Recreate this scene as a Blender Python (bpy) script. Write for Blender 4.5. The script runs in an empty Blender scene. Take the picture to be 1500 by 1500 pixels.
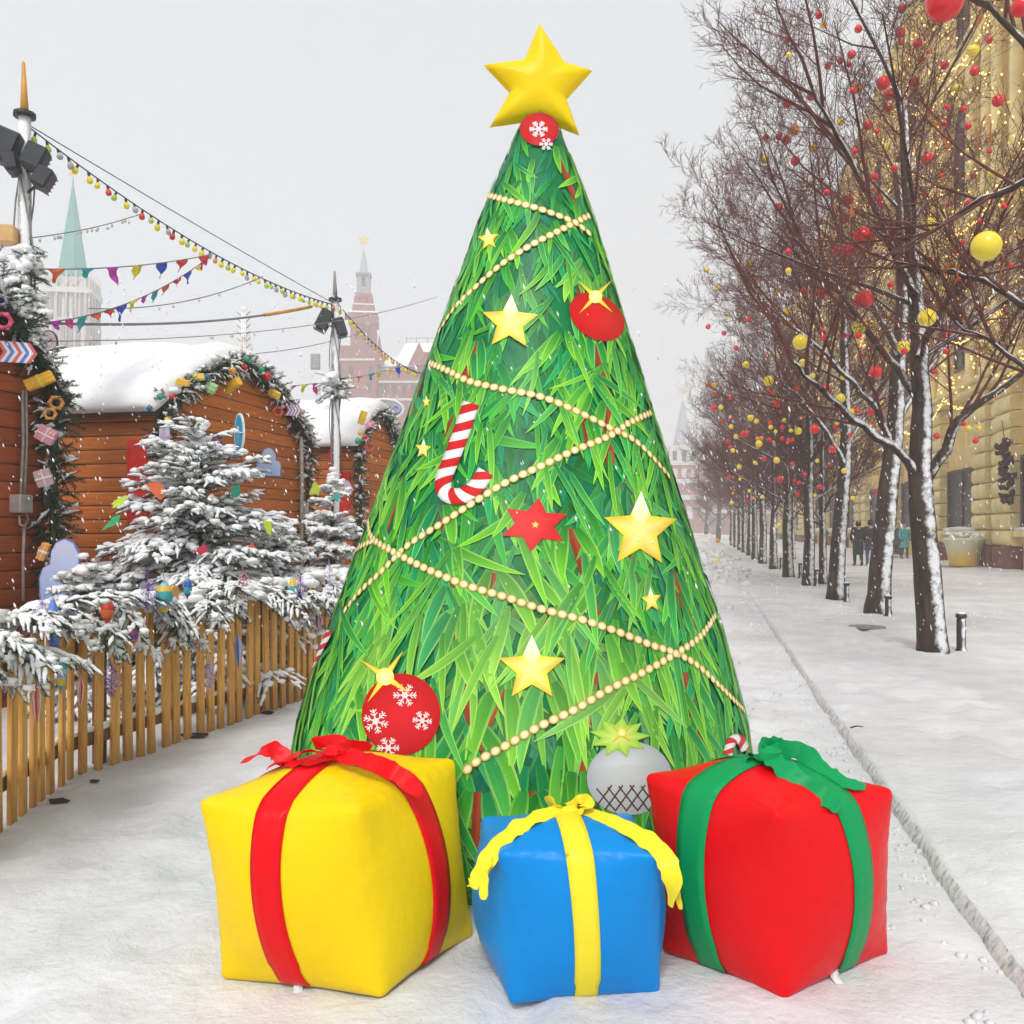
import bpy, bmesh, math, random
from math import sin, cos, pi, sqrt, radians, atan, atan2, floor
from mathutils import Vector as V, Matrix, noise as mn
R = random.Random(7)
SC = bpy.context.scene
COL = SC.collection
F = 1299.04; H = 1.5; HY = 775.0            # focal length in photo pixels, eye height, horizon row
TH = radians(12.16); CT = cos(TH); ST = sin(TH)

def P(px, py, d): return V(((px-750)*d/F, d, H+(HY-py)*d/F))
def S(a, t, z=0.0): return V((a*CT+t*ST, -a*ST+t*CT, z))      # street frame: a across, t along
def AD(px, a):                                                # depth at which photo column px meets the plane a
    return a/(((px-750)/F)*CT-ST)
def PA(px, py, a): return P(px, py, AD(px, a))
def U(a, b): return R.uniform(a, b)
def lerp(a, b, t): return a+(b-a)*t
def srgb(r, g, b):
    f = lambda c: c/12.92 if c <= .04045 else ((c+.055)/1.055)**2.4
    return (f(r/255), f(g/255), f(b/255))

# ---------------------------------------------------------------- mesh builder
class MB:
    def __init__(s): s.v = []; s.f = []; s.m = []; s.c = []; s.has = False
    def vert(s, p): s.v.append((p[0], p[1], p[2])); return len(s.v)-1
    def face(s, idx, m=0, c=None):
        s.f.append(tuple(idx)); s.m.append(m); s.c.append(c)
        if c is not None: s.has = True
    def quad(s, a, b, c, d, m=0, col=None):
        i = len(s.v)
        for p in (a, b, c, d): s.v.append((p[0], p[1], p[2]))
        s.face((i, i+1, i+2, i+3), m, col)
    def tri(s, a, b, c, m=0, col=None):
        i = len(s.v)
        for p in (a, b, c): s.v.append((p[0], p[1], p[2]))
        s.face((i, i+1, i+2), m, col)
    def box(s, x0, x1, y0, y1, z0, z1, m=0, mat=None, taper=0.0):
        pts = []
        for z, k in ((z0, 0.0), (z1, taper)):
            cx, cy = (x0+x1)/2, (y0+y1)/2
            for x, y in ((x0, y0), (x1, y0), (x1, y1), (x0, y1)):
                p = V((lerp(x, cx, k), lerp(y, cy, k), z))
                pts.append(mat @ p if mat else p)
        i = len(s.v)
        for p in pts: s.v.append(tuple(p))
        for q in ((0, 3, 2, 1), (4, 5, 6, 7), (0, 1, 5, 4), (1, 2, 6, 5), (2, 3, 7, 6), (3, 0, 4, 7)):
            s.face([i+k for k in q], m)
    def bbox(s, x0, x1, y0, y1, z0, z1, b=.01, m=0, mat=None):
        """box with chamfered edges"""
        i = len(s.v); xs = (x0, x1); ys = (y0, y1); zs = (z0, z1); idx = {}
        for a in (0, 1):
            for c in (0, 1):
                for e in (0, 1):
                    sx = b if a == 0 else -b; sy = b if c == 0 else -b; sz = b if e == 0 else -b
                    for k, p in enumerate(((xs[a], ys[c]+sy, zs[e]+sz), (xs[a]+sx, ys[c], zs[e]+sz), (xs[a]+sx, ys[c]+sy, zs[e]))):
                        q = V(p); q = mat @ q if mat else q
                        idx[a, c, e, k] = s.vert(q)
        g = lambda a, c, e, k: idx[a, c, e, k]
        for a in (0, 1):
            q = [g(a, 0, 0, 0), g(a, 1, 0, 0), g(a, 1, 1, 0), g(a, 0, 1, 0)]; s.face(q if a else q[::-1], m)
            q = [g(0, a, 0, 1), g(1, a, 0, 1), g(1, a, 1, 1), g(0, a, 1, 1)]; s.face(q[::-1] if a else q, m)
            q = [g(0, 0, a, 2), g(1, 0, a, 2), g(1, 1, a, 2), g(0, 1, a, 2)]; s.face(q if a else q[::-1], m)
        for a in (0, 1):
            for c in (0, 1):
                s.face((g(a, c, 0, 0), g(a, c, 1, 0), g(a, c, 1, 1), g(a, c, 0, 1)), m)
                s.face((g(a, 0, c, 0), g(a, 1, c, 0), g(a, 1, c, 2), g(a, 0, c, 2)), m)
                s.face((g(0, a, c, 1), g(1, a, c, 1), g(1, a, c, 2), g(0, a, c, 2)), m)
                for e in (0, 1): s.face((g(a, c, e, 0), g(a, c, e, 1), g(a, c, e, 2)), m)
    def tube(s, pts, rad, n=6, m=0, cap=True, flat=1.0, upv=None, colf=None):
        pts = [V(p) for p in pts]
        if not hasattr(rad, '__len__'): rad = [rad]*len(pts)
        k = len(pts); prev = None; rings = []
        for i in range(k):
            t = pts[min(i+1, k-1)]-pts[max(i-1, 0)]
            if t.length < 1e-9: t = V((0, 0, 1))
            t.normalize()
            if prev is None:
                ref = upv if upv else (V((0, 0, 1)) if abs(t.z) < .9 else V((1, 0, 0)))
                x = t.cross(ref).normalized()
            else:
                x = prev-t*prev.dot(t)
                x = x.normalized() if x.length > 1e-6 else t.orthogonal().normalized()
            prev = x; y = t.cross(x)*-1
            b = len(s.v); rings.append(b); r = rad[i]
            for j in range(n):
                a = 2*pi*j/n
                q = pts[i]+x*(cos(a)*r)+y*(sin(a)*r*flat)
                s.v.append((q.x, q.y, q.z))
        for i in range(k-1):
            for j in range(n):
                j2 = (j+1) % n
                s.face((rings[i]+j, rings[i]+j2, rings[i+1]+j2, rings[i+1]+j), m, colf(i/(k-1)) if colf else None)
        if cap and n > 2:
            s.face([rings[0]+j for j in range(n)][::-1], m, colf(0) if colf else None)
            s.face([rings[-1]+j for j in range(n)], m, colf(1) if colf else None)
    def lathe(s, prof, n=16, m=0, c=(0, 0, 0), colf=None, mat=None):
        base = len(s.v); c = V(c)
        for r, z in prof:
            for j in range(n):
                a = 2*pi*j/n
                q = V((r*cos(a), r*sin(a), z)); q = mat @ q if mat else q+c
                s.v.append(tuple(q))
        for i in range(len(prof)-1):
            for j in range(n):
                j2 = (j+1) % n
                s.face((base+i*n+j, base+i*n+j2, base+(i+1)*n+j2, base+(i+1)*n+j), m, colf(i, j) if colf else None)
        if prof[0][0] > 1e-4: s.face([base+j for j in range(n)][::-1], m, colf(0, 0) if colf else None)
        if prof[-1][0] > 1e-4: s.face([base+(len(prof)-1)*n+j for j in range(n)], m, colf(len(prof)-1, 0) if colf else None)
    def blob(s, c, r, sq=(1, 1, 1), amp=.25, fr=2.0, n=8, m=0, col=None):
        c = V(c); base = len(s.v); k = max(4, n*2//3); off = V((U(0, 99), U(0, 99), U(0, 99)))
        s.v.append(None); lst = []
        for i in range(1, k):
            th = pi*i/k
            for j in range(n):
                ph = 2*pi*j/n
                lst.append(V((sin(th)*cos(ph), sin(th)*sin(ph), cos(th))))
        f = lambda d: c+V((d.x*r*sq[0], d.y*r*sq[1], d.z*r*sq[2]))*(1+amp*mn.noise(d*fr+off))
        s.v[base] = tuple(f(V((0, 0, 1))))
        for d in lst: s.v.append(tuple(f(d)))
        e = len(s.v); s.v.append(tuple(f(V((0, 0, -1)))))
        for j in range(n):
            j2 = (j+1) % n
            s.face((base, base+1+j, base+1+j2), m, col)
            for i in range(k-2): s.face((base+1+i*n+j, base+1+(i+1)*n+j, base+1+(i+1)*n+j2, base+1+i*n+j2), m, col)
            s.face((e, base+1+(k-2)*n+j2, base+1+(k-2)*n+j), m, col)
    def strip(s, pts, wid, side, m=0, th=.004, col=None):
        """ribbon with thickness: pts centre line, side = width direction per point"""
        k = len(pts); T = []; 
        for i in range(k):
            p = V(pts[i]); w = wid[i] if hasattr(wid, '__len__') else wid
            sd = V(side[i] if isinstance(side, list) else side).normalized()
            t = V(pts[min(i+1, k-1)])-V(pts[max(i-1, 0)]); nn = t.cross(sd)
            nn = nn.normalized() if nn.length > 1e-8 else V((0, 0, 1))
            T.append([s.vert(p+sd*w/2+nn*th/2), s.vert(p-sd*w/2+nn*th/2), s.vert(p-sd*w/2-nn*th/2), s.vert(p+sd*w/2-nn*th/2)])
        for i in range(k-1):
            for j in range(4):
                j2 = (j+1) % 4
                s.face((T[i][j], T[i][j2], T[i+1][j2], T[i+1][j]), m, col)
        s.face(T[0][::-1], m, col); s.face(T[-1], m, col)
    def plate(s, outline, th, frame, m=0, col=None):
        """flat board: outline (x,z) list centred, frame = Matrix; thickness along local y; front face bevel-free"""
        n = len(outline); i = len(s.v)
        for y in (-th/2, th/2):
            for x, z in outline: s.v.append(tuple(frame @ V((x, y, z))))
        s.face([i+k for k in range(n)], m, col); s.face([i+n+k for k in range(n)][::-1], m, col)
        for k in range(n):
            k2 = (k+1) % n; s.face((i+k2, i+k, i+n+k, i+n+k2), m, col)
    def build(s, name, mats, parent=None, smooth=True, kind=None):
        me = bpy.data.meshes.new(name)
        me.from_pydata(s.v, [], s.f); 
        if not isinstance(mats, (list, tuple)): mats = [mats]
        for mm in mats: me.materials.append(mm)
        if len(mats) > 1: me.polygons.foreach_set('material_index', s.m)
        if s.has:
            ca = me.color_attributes.new('Col', 'FLOAT_COLOR', 'CORNER'); buf = []
            for f, c in zip(s.f, s.c):
                n = len(f)
                if c is None: buf += [1, 1, 1, 1]*n
                elif hasattr(c[0], '__len__'):
                    for q in c: buf += [q[0], q[1], q[2], 1]
                else: buf += [c[0], c[1], c[2], 1]*n
            ca.data.foreach_set('color', buf)
        if smooth: me.polygons.foreach_set('use_smooth', [True]*len(s.f))
        me.validate(); me.update()
        o = bpy.data.objects.new(name, me); COL.objects.link(o)
        if parent: o.parent = parent
        if kind: o['kind'] = kind
        return o

def thing(name, label, cat, loc=(0, 0, 0), rz=0.0, group=None):
    o = bpy.data.objects.new(name, None); COL.objects.link(o); o.empty_display_size = .1
    o.location = loc; o.rotation_euler = (0, 0, rz); o['label'] = label; o['category'] = cat
    if group: o['group'] = group
    return o
def tag(o, label, cat, group=None, kind=None):
    o['label'] = label; o['category'] = cat
    if group: o['group'] = group
    if kind: o['kind'] = kind
    return o
KIDS = {}
def copy_tree(root, loc, rz, label, group=None, scale=1.0):
    r = root.copy(); COL.objects.link(r); r.location = loc; r.rotation_euler = (0, 0, rz); r.scale = (scale,)*3
    r['label'] = label
    if group: r['group'] = group
    for ch in KIDS[root.name]:
        c = ch.copy(); COL.objects.link(c); c.parent = r
    return r
def sharp(o, ang=35):
    me = o.data
    bm = bmesh.new(); bm.from_mesh(me)
    for e in bm.edges:
        if len(e.link_faces) == 2 and e.calc_face_angle(0) > radians(ang): e.smooth = False
    bm.to_mesh(me); bm.free(); return o

# ---------------------------------------------------------------- materials
class NT:
    def __init__(s, name):
        s.mat = bpy.data.materials.new(name); s.mat.use_nodes = True; s.t = s.mat.node_tree
        s.t.nodes.clear(); s.out = s.t.nodes.new('ShaderNodeOutputMaterial')
        s.b = s.n('ShaderNodeBsdfPrincipled'); s.l(s.b.outputs[0], s.out.inputs[0])
    def n(s, typ, **kw):
        x = s.t.nodes.new(typ)
        for k, v in kw.items(): setattr(x, k, v)
        return x
    def l(s, a, b): s.t.links.new(a, b)
    def val(s, sock, v):
        if hasattr(v, 'links') or hasattr(v, 'is_output'): s.l(v, sock)
        else: sock.default_value = v
    def math(s, op, a, b=None, c=None):
        x = s.n('ShaderNodeMath', operation=op)
        for i, q in enumerate((a, b, c)):
            if q is not None: s.val(x.inputs[i], q)
        return x.outputs[0]
    def coord(s, kind='Object'): return s.n('ShaderNodeTexCoord').outputs[kind]
    def noise(s, scale, detail=4, rough=.55, vec=None, out=0, dist=0.0):
        x = s.n('ShaderNodeTexNoise'); x.inputs['Scale'].default_value = scale; x.inputs['Detail'].default_value = detail
        x.inputs['Roughness'].default_value = rough; x.inputs['Distortion'].default_value = dist
        s.l(vec if vec is not None else s.coord(), x.inputs['Vector']); return x.outputs[out]
    def ramp(s, fac, stops):
        x = s.n('ShaderNodeValToRGB'); cr = x.color_ramp
        while len(cr.elements) < len(stops): cr.elements.new(.5)
        for e, (p, c) in zip(cr.elements, stops):
            e.position = p; e.color = (c, c, c, 1) if not hasattr(c, '__len__') else (c[0], c[1], c[2], 1)
        s.l(fac, x.inputs[0]); return x.outputs[0]
    def mix(s, fac, a, b, blend='MIX'):
        x = s.n('ShaderNodeMix', data_type='RGBA', blend_type=blend)
        s.val(x.inputs[0], fac)
        for i, q in ((6, a), (7, b)):
            if hasattr(q, '__len__') and not hasattr(q, 'links'): x.inputs[i].default_value = (q[0], q[1], q[2], 1)
            else: s.val(x.inputs[i], q)
        return x.outputs[2]
    def sep(s, vec):
        x = s.n('ShaderNodeSeparateXYZ'); s.l(vec, x.inputs[0]); return x.outputs
    def color(s, c):
        if hasattr(c, '__len__') and not hasattr(c, 'links'): s.b.inputs['Base Color'].default_value = (c[0], c[1], c[2], 1)
        else: s.l(c, s.b.inputs['Base Color'])
    def bump(s, h, strength=.3, dist=.01):
        x = s.n('ShaderNodeBump'); x.inputs['Strength'].default_value = strength; x.inputs['Distance'].default_value = dist
        s.l(h, x.inputs['Height']); s.l(x.outputs[0], s.b.inputs['Normal']); return x
    def rough(s, r, spec=.5):
        s.val(s.b.inputs['Roughness'], r); s.b.inputs['Specular IOR Level'].default_value = spec

def simple(name, c, rough=.6, var=.25, scale=8, bump=.15, bdist=.004, spec=.4, metal=0.0, bscale=None):
    n = NT(name); f = n.noise(scale)
    n.color(n.mix(n.ramp(f, [(.3, 0), (.7, 1)]), [x*(1-var) for x in c], [min(1, x*(1+var*.6)) for x in c]))
    n.rough(rough, spec); n.b.inputs['Metallic'].default_value = metal
    if bump: n.bump(n.noise(bscale or scale*5, 3), bump, bdist)
    return n.mat
def attr_mat(name, rough=.5, bump=.15, scale=30, bdist=.003, spec=.3, sheen=0, mul=None):
    n = NT(name); a = n.n('ShaderNodeVertexColor', layer_name='Col'); c = a.outputs[0]
    f = n.ramp(n.noise(scale*.4, 3), [(.3, .88), (.7, 1.06)])
    n.color(n.mix(1.0, c, f, 'MULTIPLY')); n.rough(rough, spec)
    if bump: n.bump(n.noise(scale, 3), bump, bdist)
    return n.mat
def snow_mat(name, c1=(.80, .81, .83), c2=(.70, .71, .73), sc=3.0, bs=(1.2, 14, 70), bump=.6, bd=.03):
    n = NT(name); co = n.coord()
    n.color(n.mix(n.ramp(n.noise(sc, 5, .6, co), [(.35, 0), (.7, 1)]), c1, c2)); n.rough(.75, .25)
    h = n.math('ADD', n.math('MULTIPLY', n.noise(bs[0], 3, .5, co), 1.0), n.math('MULTIPLY', n.noise(bs[1], 4, .6, co), .35))
    h = n.math('ADD', h, n.math('MULTIPLY', n.noise(bs[2], 2, .6, co), .08))
    n.bump(h, bump, bd); return n.mat
def snowy(name, c, var=.35, scale=10, lo=.25, hi=.6, rough=.85, wind=None, stretch=None, bump=.6, bd=.01, wl=.5):
    """a surface that carries settled snow on its upper side (and wind-blown snow on one side)"""
    n = NT(name); co = n.coord(); vec = co
    if stretch:
        mp = n.n('ShaderNodeMapping'); mp.inputs['Scale'].default_value = stretch; n.l(co, mp.inputs[0]); vec = mp.outputs[0]
    f = n.noise(scale, 5, .65, vec)
    base = n.mix(n.ramp(f, [(.3, 0), (.7, 1)]), [x*(1-var) for x in c], [x*(1+var) for x in c])
    g = n.n('ShaderNodeNewGeometry'); N = g.outputs['Normal']
    up = n.math('ADD', n.sep(N)[2], n.math('MULTIPLY', n.math('SUBTRACT', n.noise(7, 4, .6, co), .5), .9))
    mask = n.ramp(up, [(lo, 0), (hi, 1)])
    if wind:
        d = n.n('ShaderNodeVectorMath', operation='DOT_PRODUCT'); n.l(N, d.inputs[0]); d.inputs[1].default_value = wind
        w = n.math('ADD', d.outputs['Value'], n.math('MULTIPLY', n.math('SUBTRACT', n.noise(9, 5, .7, co), .5), .62))
        w2 = n.ramp(w, [(wl+.32, 0), (wl+.46, 1)])
        mask = n.math('MAXIMUM', mask, w2)
    n.color(n.mix(mask, base, (.78, .79, .81))); n.rough(rough, .2)
    n.bump(f, bump, bd); return n.mat

M = {}
M['snow_ground'] = None
M['snow'] = snow_mat('settled_snow', (.90, .905, .915), (.84, .845, .86), 6, (3, 22, 90), .35, .015)
M['needle'] = simple('fir_needle', (.028, .062, .028), .7, .5, 20, 0)
M['needle_frost'] = simple('frosted_fir_needle', (.17, .20, .165), .8, .5, 20, 0)
M['bark_twig'] = simple('fir_twig_bark', (.06, .038, .022), .9, .4, 30, .3)
M['print'] = attr_mat('printed_nylon', .42, .12, 5, .02, .20)
M['paint'] = attr_mat('painted_decoration', .45, .12, 40, .002, .4)
M['black_metal'] = simple('black_metal', (.02, .021, .023), .5, .4, 12, .15, .003, .5)
M['grey_metal'] = simple('weathered_grey_metal', (.26, .25, .24), .6, .35, 9, .3, .004, .4)
M['cable'] = simple('grey_cable', (.22, .22, .22), .6, .2, 30, 0)
M['darkcable'] = simple('dark_wire', (.07, .07, .075), .6, .2, 30, 0)
M['pipe'] = simple('pale_grey_conduit', (.36, .33, .29), .55, .25, 12, .2)
def glossy(name, c, rough=.18, coat=.25):
    n = NT(name); f = n.noise(6, 3)
    n.color(n.mix(f, [x*.85 for x in c], [min(1, x*1.1) for x in c])); n.rough(rough, .4)
    n.b.inputs['Coat Weight'].default_value = coat; n.b.inputs['Coat Roughness'].default_value = .1
    n.bump(n.noise(25, 2), .05, .002); return n.mat
# ---------------------------------------------------------------- camera, light, air
cam = bpy.data.cameras.new('camera'); co = bpy.data.objects.new('camera', cam); COL.objects.link(co)
co.location = (0, 0, H); co.rotation_euler = (pi/2, 0, 0); SC.camera = co
cam.sensor_width = 36; cam.lens = 36*F/1500; cam.shift_y = 25/1500; cam.clip_end = 2000; cam.clip_start = .05

SUN_EL, SUN_AZ = radians(48), radians(190)          # behind the camera
w = bpy.data.worlds.new('World'); SC.world = w; w.use_nodes = True
nt = w.node_tree; nt.nodes.clear()
sky = nt.nodes.new('ShaderNodeTexSky'); sky.sky_type = 'NISHITA'; sky.sun_disc = False
sky.sun_elevation = SUN_EL; sky.sun_rotation = SUN_AZ; sky.dust_density = 6; sky.air_density = 1.5
hs = nt.nodes.new('ShaderNodeHueSaturation'); hs.inputs['Saturation'].default_value = .12
mx = nt.nodes.new('ShaderNodeMix'); mx.data_type = 'RGBA'; mx.inputs[0].default_value = .75
mx.inputs[7].default_value = (7.4, 7.6, 7.85, 1)     # the closed cloud layer
bg = nt.nodes.new('ShaderNodeBackground'); bg.inputs[1].default_value = .1
wo = nt.nodes.new('ShaderNodeOutputWorld')
nt.links.new(sky.outputs[0], hs.inputs['Color']); nt.links.new(hs.outputs[0], mx.inputs[6])
nt.links.new(mx.outputs[2], bg.inputs[0]); nt.links.new(bg.outputs[0], wo.inputs[0])

sd = bpy.data.lights.new('sun', 'SUN'); sd.energy = 1.9; sd.angle = radians(16); sd.color = (1, .97, .93)
so = bpy.data.objects.new('sun', sd); COL.objects.link(so)
dirv = V((sin(SUN_AZ)*cos(SUN_EL), cos(SUN_AZ)*cos(SUN_EL), sin(SUN_EL)))
so.rotation_euler = dirv.to_track_quat('Z', 'Y').to_euler(); so.location = dirv*60

SC.view_settings.view_transform = 'Standard'; SC.view_settings.look = 'None'
SC.view_settings.exposure = 0.32; SC.view_settings.gamma = 1
SC.cycles.use_denoising = True; SC.cycles.max_bounces = 8; SC.cycles.volume_bounces = 1
SC.cycles.use_adaptive_sampling = True; SC.cycles.adaptive_threshold = .04; SC.cycles.diffuse_bounces = 3; SC.cycles.glossy_bounces = 3; SC.cycles.transmission_bounces = 3
SC.cycles.caustics_reflective = False; SC.cycles.caustics_refractive = False

hz = MB(); hz.box(-420, 420, -60, 560, -1.2, 74)
ho = hz.build('haze', bpy.data.materials.new('haze_air'), smooth=False); ho['kind'] = 'stuff'
hm = ho.data.materials[0]; hm.use_nodes = True; ht = hm.node_tree; ht.nodes.clear()
pv = ht.nodes.new('ShaderNodeVolumePrincipled'); pv.inputs['Density'].default_value = .0032
pv.inputs['Color'].default_value = (.97, .975, .985, 1); pv.inputs['Anisotropy'].default_value = .0
oo = ht.nodes.new('ShaderNodeOutputMaterial'); ht.links.new(pv.outputs[0], oo.inputs['Volume'])
tag(ho, 'pale snowy haze that fades the far towers and houses', 'haze')

# ---------------------------------------------------------------- snow-covered ground
def ground_snow():
    n = NT('trodden_snow'); co = n.coord()
    big = n.ramp(n.noise(.55, 5, .6, co), [(.42, 0), (.66, 1)])
    mid = n.ramp(n.noise(2.6, 6, .65, co), [(.42, 0), (.75, 1)])
    c = n.mix(big, (.73, .735, .75), (.60, .60, .615))
    c = n.mix(n.math('MULTIPLY', mid, .6), c, (.50, .495, .51))
    crumb = n.ramp(n.noise(16, 6, .7, co), [(.64, 0), (.74, 1)])
    gate = n.ramp(n.noise(.8, 3, .5, co), [(.5, 0), (.62, 1)])
    c = n.mix(n.math('MULTIPLY', n.math('MULTIPLY', crumb, gate), .55), c, (.36, .35, .35))
    n.color(c); n.rough(.8, .2)
    h = n.math('ADD', n.noise(1.1, 4, .5, co), n.math('MULTIPLY', n.noise(6, 5, .6, co), .45))
    h = n.math('ADD', h, n.math('MULTIPLY', n.noise(38, 4, .6, co), .10))
    n.bump(h, .75, .07); return n.mat
M['snow_ground'] = ground_snow()
def kerb_mat():
    n = NT('kerb_edge'); co = n.coord()
    mp = n.n('ShaderNodeMapping'); mp.inputs['Rotation'].default_value = (0, 0, TH+.5); mp.inputs['Scale'].default_value = (9, 34, 20); n.l(co, mp.inputs[0])
    f = n.ramp(n.noise(1.0, 6, .7, mp.outputs[0]), [(.34, 0), (.54, 1)])
    n.color(n.mix(f, (.30, .28, .265), (.72, .715, .71))); n.rough(.9, .2); n.bump(n.noise(22, 5, .7, co), .8, .02); return n.mat
M['kerb'] = kerb_mat()

def fbm(x, y, s, o=4): return mn.fractal(V((x*s, y*s, 3.7)), 1.0, 2.0, o)
DENT = {}
def trail(a0, t0, a1, t1, rng, j=.12):
    L = sqrt((a1-a0)**2+(t1-t0)**2); n = int(L/.62); ang = atan2(a1-a0, t1-t0)
    for i in range(n):
        k = (i+.5)/n; s_ = .13*(1 if i % 2 else -1)
        a = lerp(a0, a1, k)+s_*cos(ang)+rng.uniform(-j, j); t = lerp(t0, t1, k)-s_*sin(ang)+rng.uniform(-j, j)
        DENT.setdefault(int(floor(t)), []).append((a, t, ang+rng.uniform(-.3, .3), rng.uniform(.6, 1.1)))
rd_ = random.Random(12)
for q in ((-2.6, 3.2, -2.2, 14), (-1.9, 2.0, -2.4, 9), (-.6, 2.4, .6, 9), (.4, 6, .2, 22), (-1.5, 6, -.4, 22), (1.7, 2.6, 2.1, 16), (1.4, 8, 3.6, 20), (4.6, 5, 2.0, 13), (3.6, 4, 5.0, 22), (6.5, 8, 6.0, 34), (5.4, 10, 7.4, 30), (2.2, 6, 1.5, 18)): trail(*q, rd_)
def dent(a, t):
    z = 0.0
    for b in (int(floor(t))-1, int(floor(t)), int(floor(t))+1):
        for (a0, t0, g_, k) in DENT.get(b, ()):
            x, y = a-a0, t-t0
            if abs(x) < .4 and abs(y) < .4:
                u, v = x*cos(g_)-y*sin(g_), x*sin(g_)+y*cos(g_); r2 = (u/.085)**2+(v/.17)**2
                z += k*(-.040*math.exp(-r2**1.5)+.016*math.exp(-(sqrt(r2)-1.7)**2*3))
    return z
def gz(a, t):
    z = dent(a, t)+ .022*fbm(a, t, .9)+.010*fbm(a, t, 3.5)+.005*fbm(a, t, 9)
    k = max(0, min(1, (t-13)/14))                       # snow heaped along the road farther up
    ridge = math.exp(-((a+.6-.012*(t-20))/1.5)**2)
    z += k*ridge*(.28+.30*max(0, fbm(a+9, t, .55)))+k*.10*abs(fbm(a, t, .8))*(1 if -4 < a < 2 else 0)
    k2 = max(0, min(1, (t-40)/15))
    z += k2*math.exp(-((a+1.5)/5.0)**2)*(.45+.3*fbm(a, t, .3))
    if a < -3.1: z += .05*min(1, (-3.1-a)/.6)+.03*abs(fbm(a, t, 1.4))
    return z
def kx(t): return 1.02+.018*fbm(5, t, 1.2)+.008*fbm(2, t, 6)
g = MB()
def grid_sheet(mb, As, Ts, zf, m=0, sk=None):
    ids = []
    for t in Ts:
        row = []
        for i, a in enumerate(As): row.append(mb.vert(S(a, t, zf(a, t))))
        ids.append(row)
    for j in range(len(Ts)-1):
        for i in range(len(As)-1): mb.face((ids[j][i], ids[j][i+1], ids[j+1][i+1], ids[j+1][i]), m)
Ts = []; t = -6.0
while t < 545:
    Ts.append(t); t += .07 if 1 < t < 9 else (.16 if t < 30 else (.5 if t < 80 else 12)) if t > 1 else .5
As = []; a = -6.0
As += [-400, -300, -230, -140, -80, -50, -30, -20, -14, -10, -8]
while a < 1.3: As.append(a); a += .07 if a > -4 else .25
As += [2, 4, 8, 14, 30, 60, 120, 230, 400]
grid_sheet(g, As, Ts, lambda a, t: gz(a, t) if a < 1.25 else -.02)
tag(g.build('ground', M['snow_ground'], kind='structure'), 'trodden pale grey snow covering the square between fence and kerb', 'ground')

pz = lambda a, t: .075+dent(a, t)+.020*fbm(a+40, t, .8)+.012*fbm(a, t, 2.5)+.005*fbm(a, t, 7)-.05*max(0, 1-(a-1.02)/.12)**2*.5+(.06*math.exp(-((a-10.3)/.5)**2))
pv_ = MB(); Ap = [-1]; ids = []
offs = [0, .03, .07, .14, .22]+[.3+.11*q for q in range(32)]+[4.0, 4.5, 5, 5.8, 6.6, 7.4, 8.2, 9.0, 9.3, 9.58, 10.2]
for t in Ts:
    if t > 300: break
    a0 = kx(t); row = [pv_.vert(S(a0-.044+.012*fbm(4, t, 3)+.006*fbm(4, t, 17), t, -.03)), pv_.vert(S(a0-.030+.010*fbm(9, t, 4)+.007*fbm(1, t, 19), t, .025+.010*fbm(8, t, 14))), pv_.vert(S(a0-.010+.010*fbm(7, t, 5), t, .064+.010*fbm(3, t, 9)))]
    for o_ in offs[1:]: row.append(pv_.vert(S(a0+o_, t, pz(a0+o_, t))))
    ids.append(row)
for j in range(len(ids)-1):
    for i in range(len(ids[0])-1):
        pv_.face((ids[j][i], ids[j][i+1], ids[j+1][i+1], ids[j+1][i]), 1 if i < 2 else 0)
tag(pv_.build('pavement', [M['snow_ground'], M['kerb']], kind='structure'), 'snow-covered raised pavement with a crumbling kerb edge', 'pavement')
PZ = .08
# ---------------------------------------------------------------- inflatable tree
TD = 4.6
prof_px = [(176, 22), (200, 34), (230, 46), (270, 63), (330, 86), (400, 109), (490, 139), (580, 170), (670, 201), (760, 232), (840, 260), (920, 288), (1000, 312), (1060, 329), (1120, 338), (1180, 341)]
PROF = []
for y, r in prof_px:
    rr = TD*sin(atan(r/F)); yt = TD-rr*rr/TD
    PROF.append((H+(HY-y)*yt/F, rr))
PROF.sort()
PROF = [(0.0, PROF[0][1]*.93), (.08, PROF[0][1]*.985)]+PROF
ZTOP = H+(HY-163)*TD/F
PROF.append((ZTOP-.004, .03)); PROF.append((ZTOP, .002))
def rad(z):
    if z <= PROF[0][0]: return PROF[0][1]
    for (z0, r0), (z1, r1) in zip(PROF, PROF[1:]):
        if z <= z1: return lerp(r0, r1, (z-z0)/(z1-z0))
    return .001
def axx(z): return lerp(.035, .145, max(0, z)/ZTOP)
def surf(ph, z, off=0.0):
    r = rad(z)+off
    return V((axx(z)+r*sin(ph), TD-r*cos(ph), z+off*.28))
def cone_at(px, py):
    dx, dz = (px-750)/F, (HY-py)/F
    def f(d):
        z = H+dz*d; x = dx*d-axx(z); y = d-TD
        return sqrt(x*x+y*y)-rad(z)
    lo = 2.6; best = (9, lo); d = lo
    while d < TD+.1:
        v = f(d)
        if v < best[0]: best = (v, d)
        if v <= 0: break
        d += .02
    if best[0] <= 0:
        a_, b_ = d-.02, d
        for _ in range(24):
            m_ = (a_+b_)/2
            if f(m_) > 0: a_ = m_
            else: b_ = m_
        d = b_
    else: d = best[1]
    z = H+dz*d; return atan2(dx*d-axx(z), TD-d), z
def on(px, py, off):
    ph, z = cone_at(px, py); return surf(ph, z, off)

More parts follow.
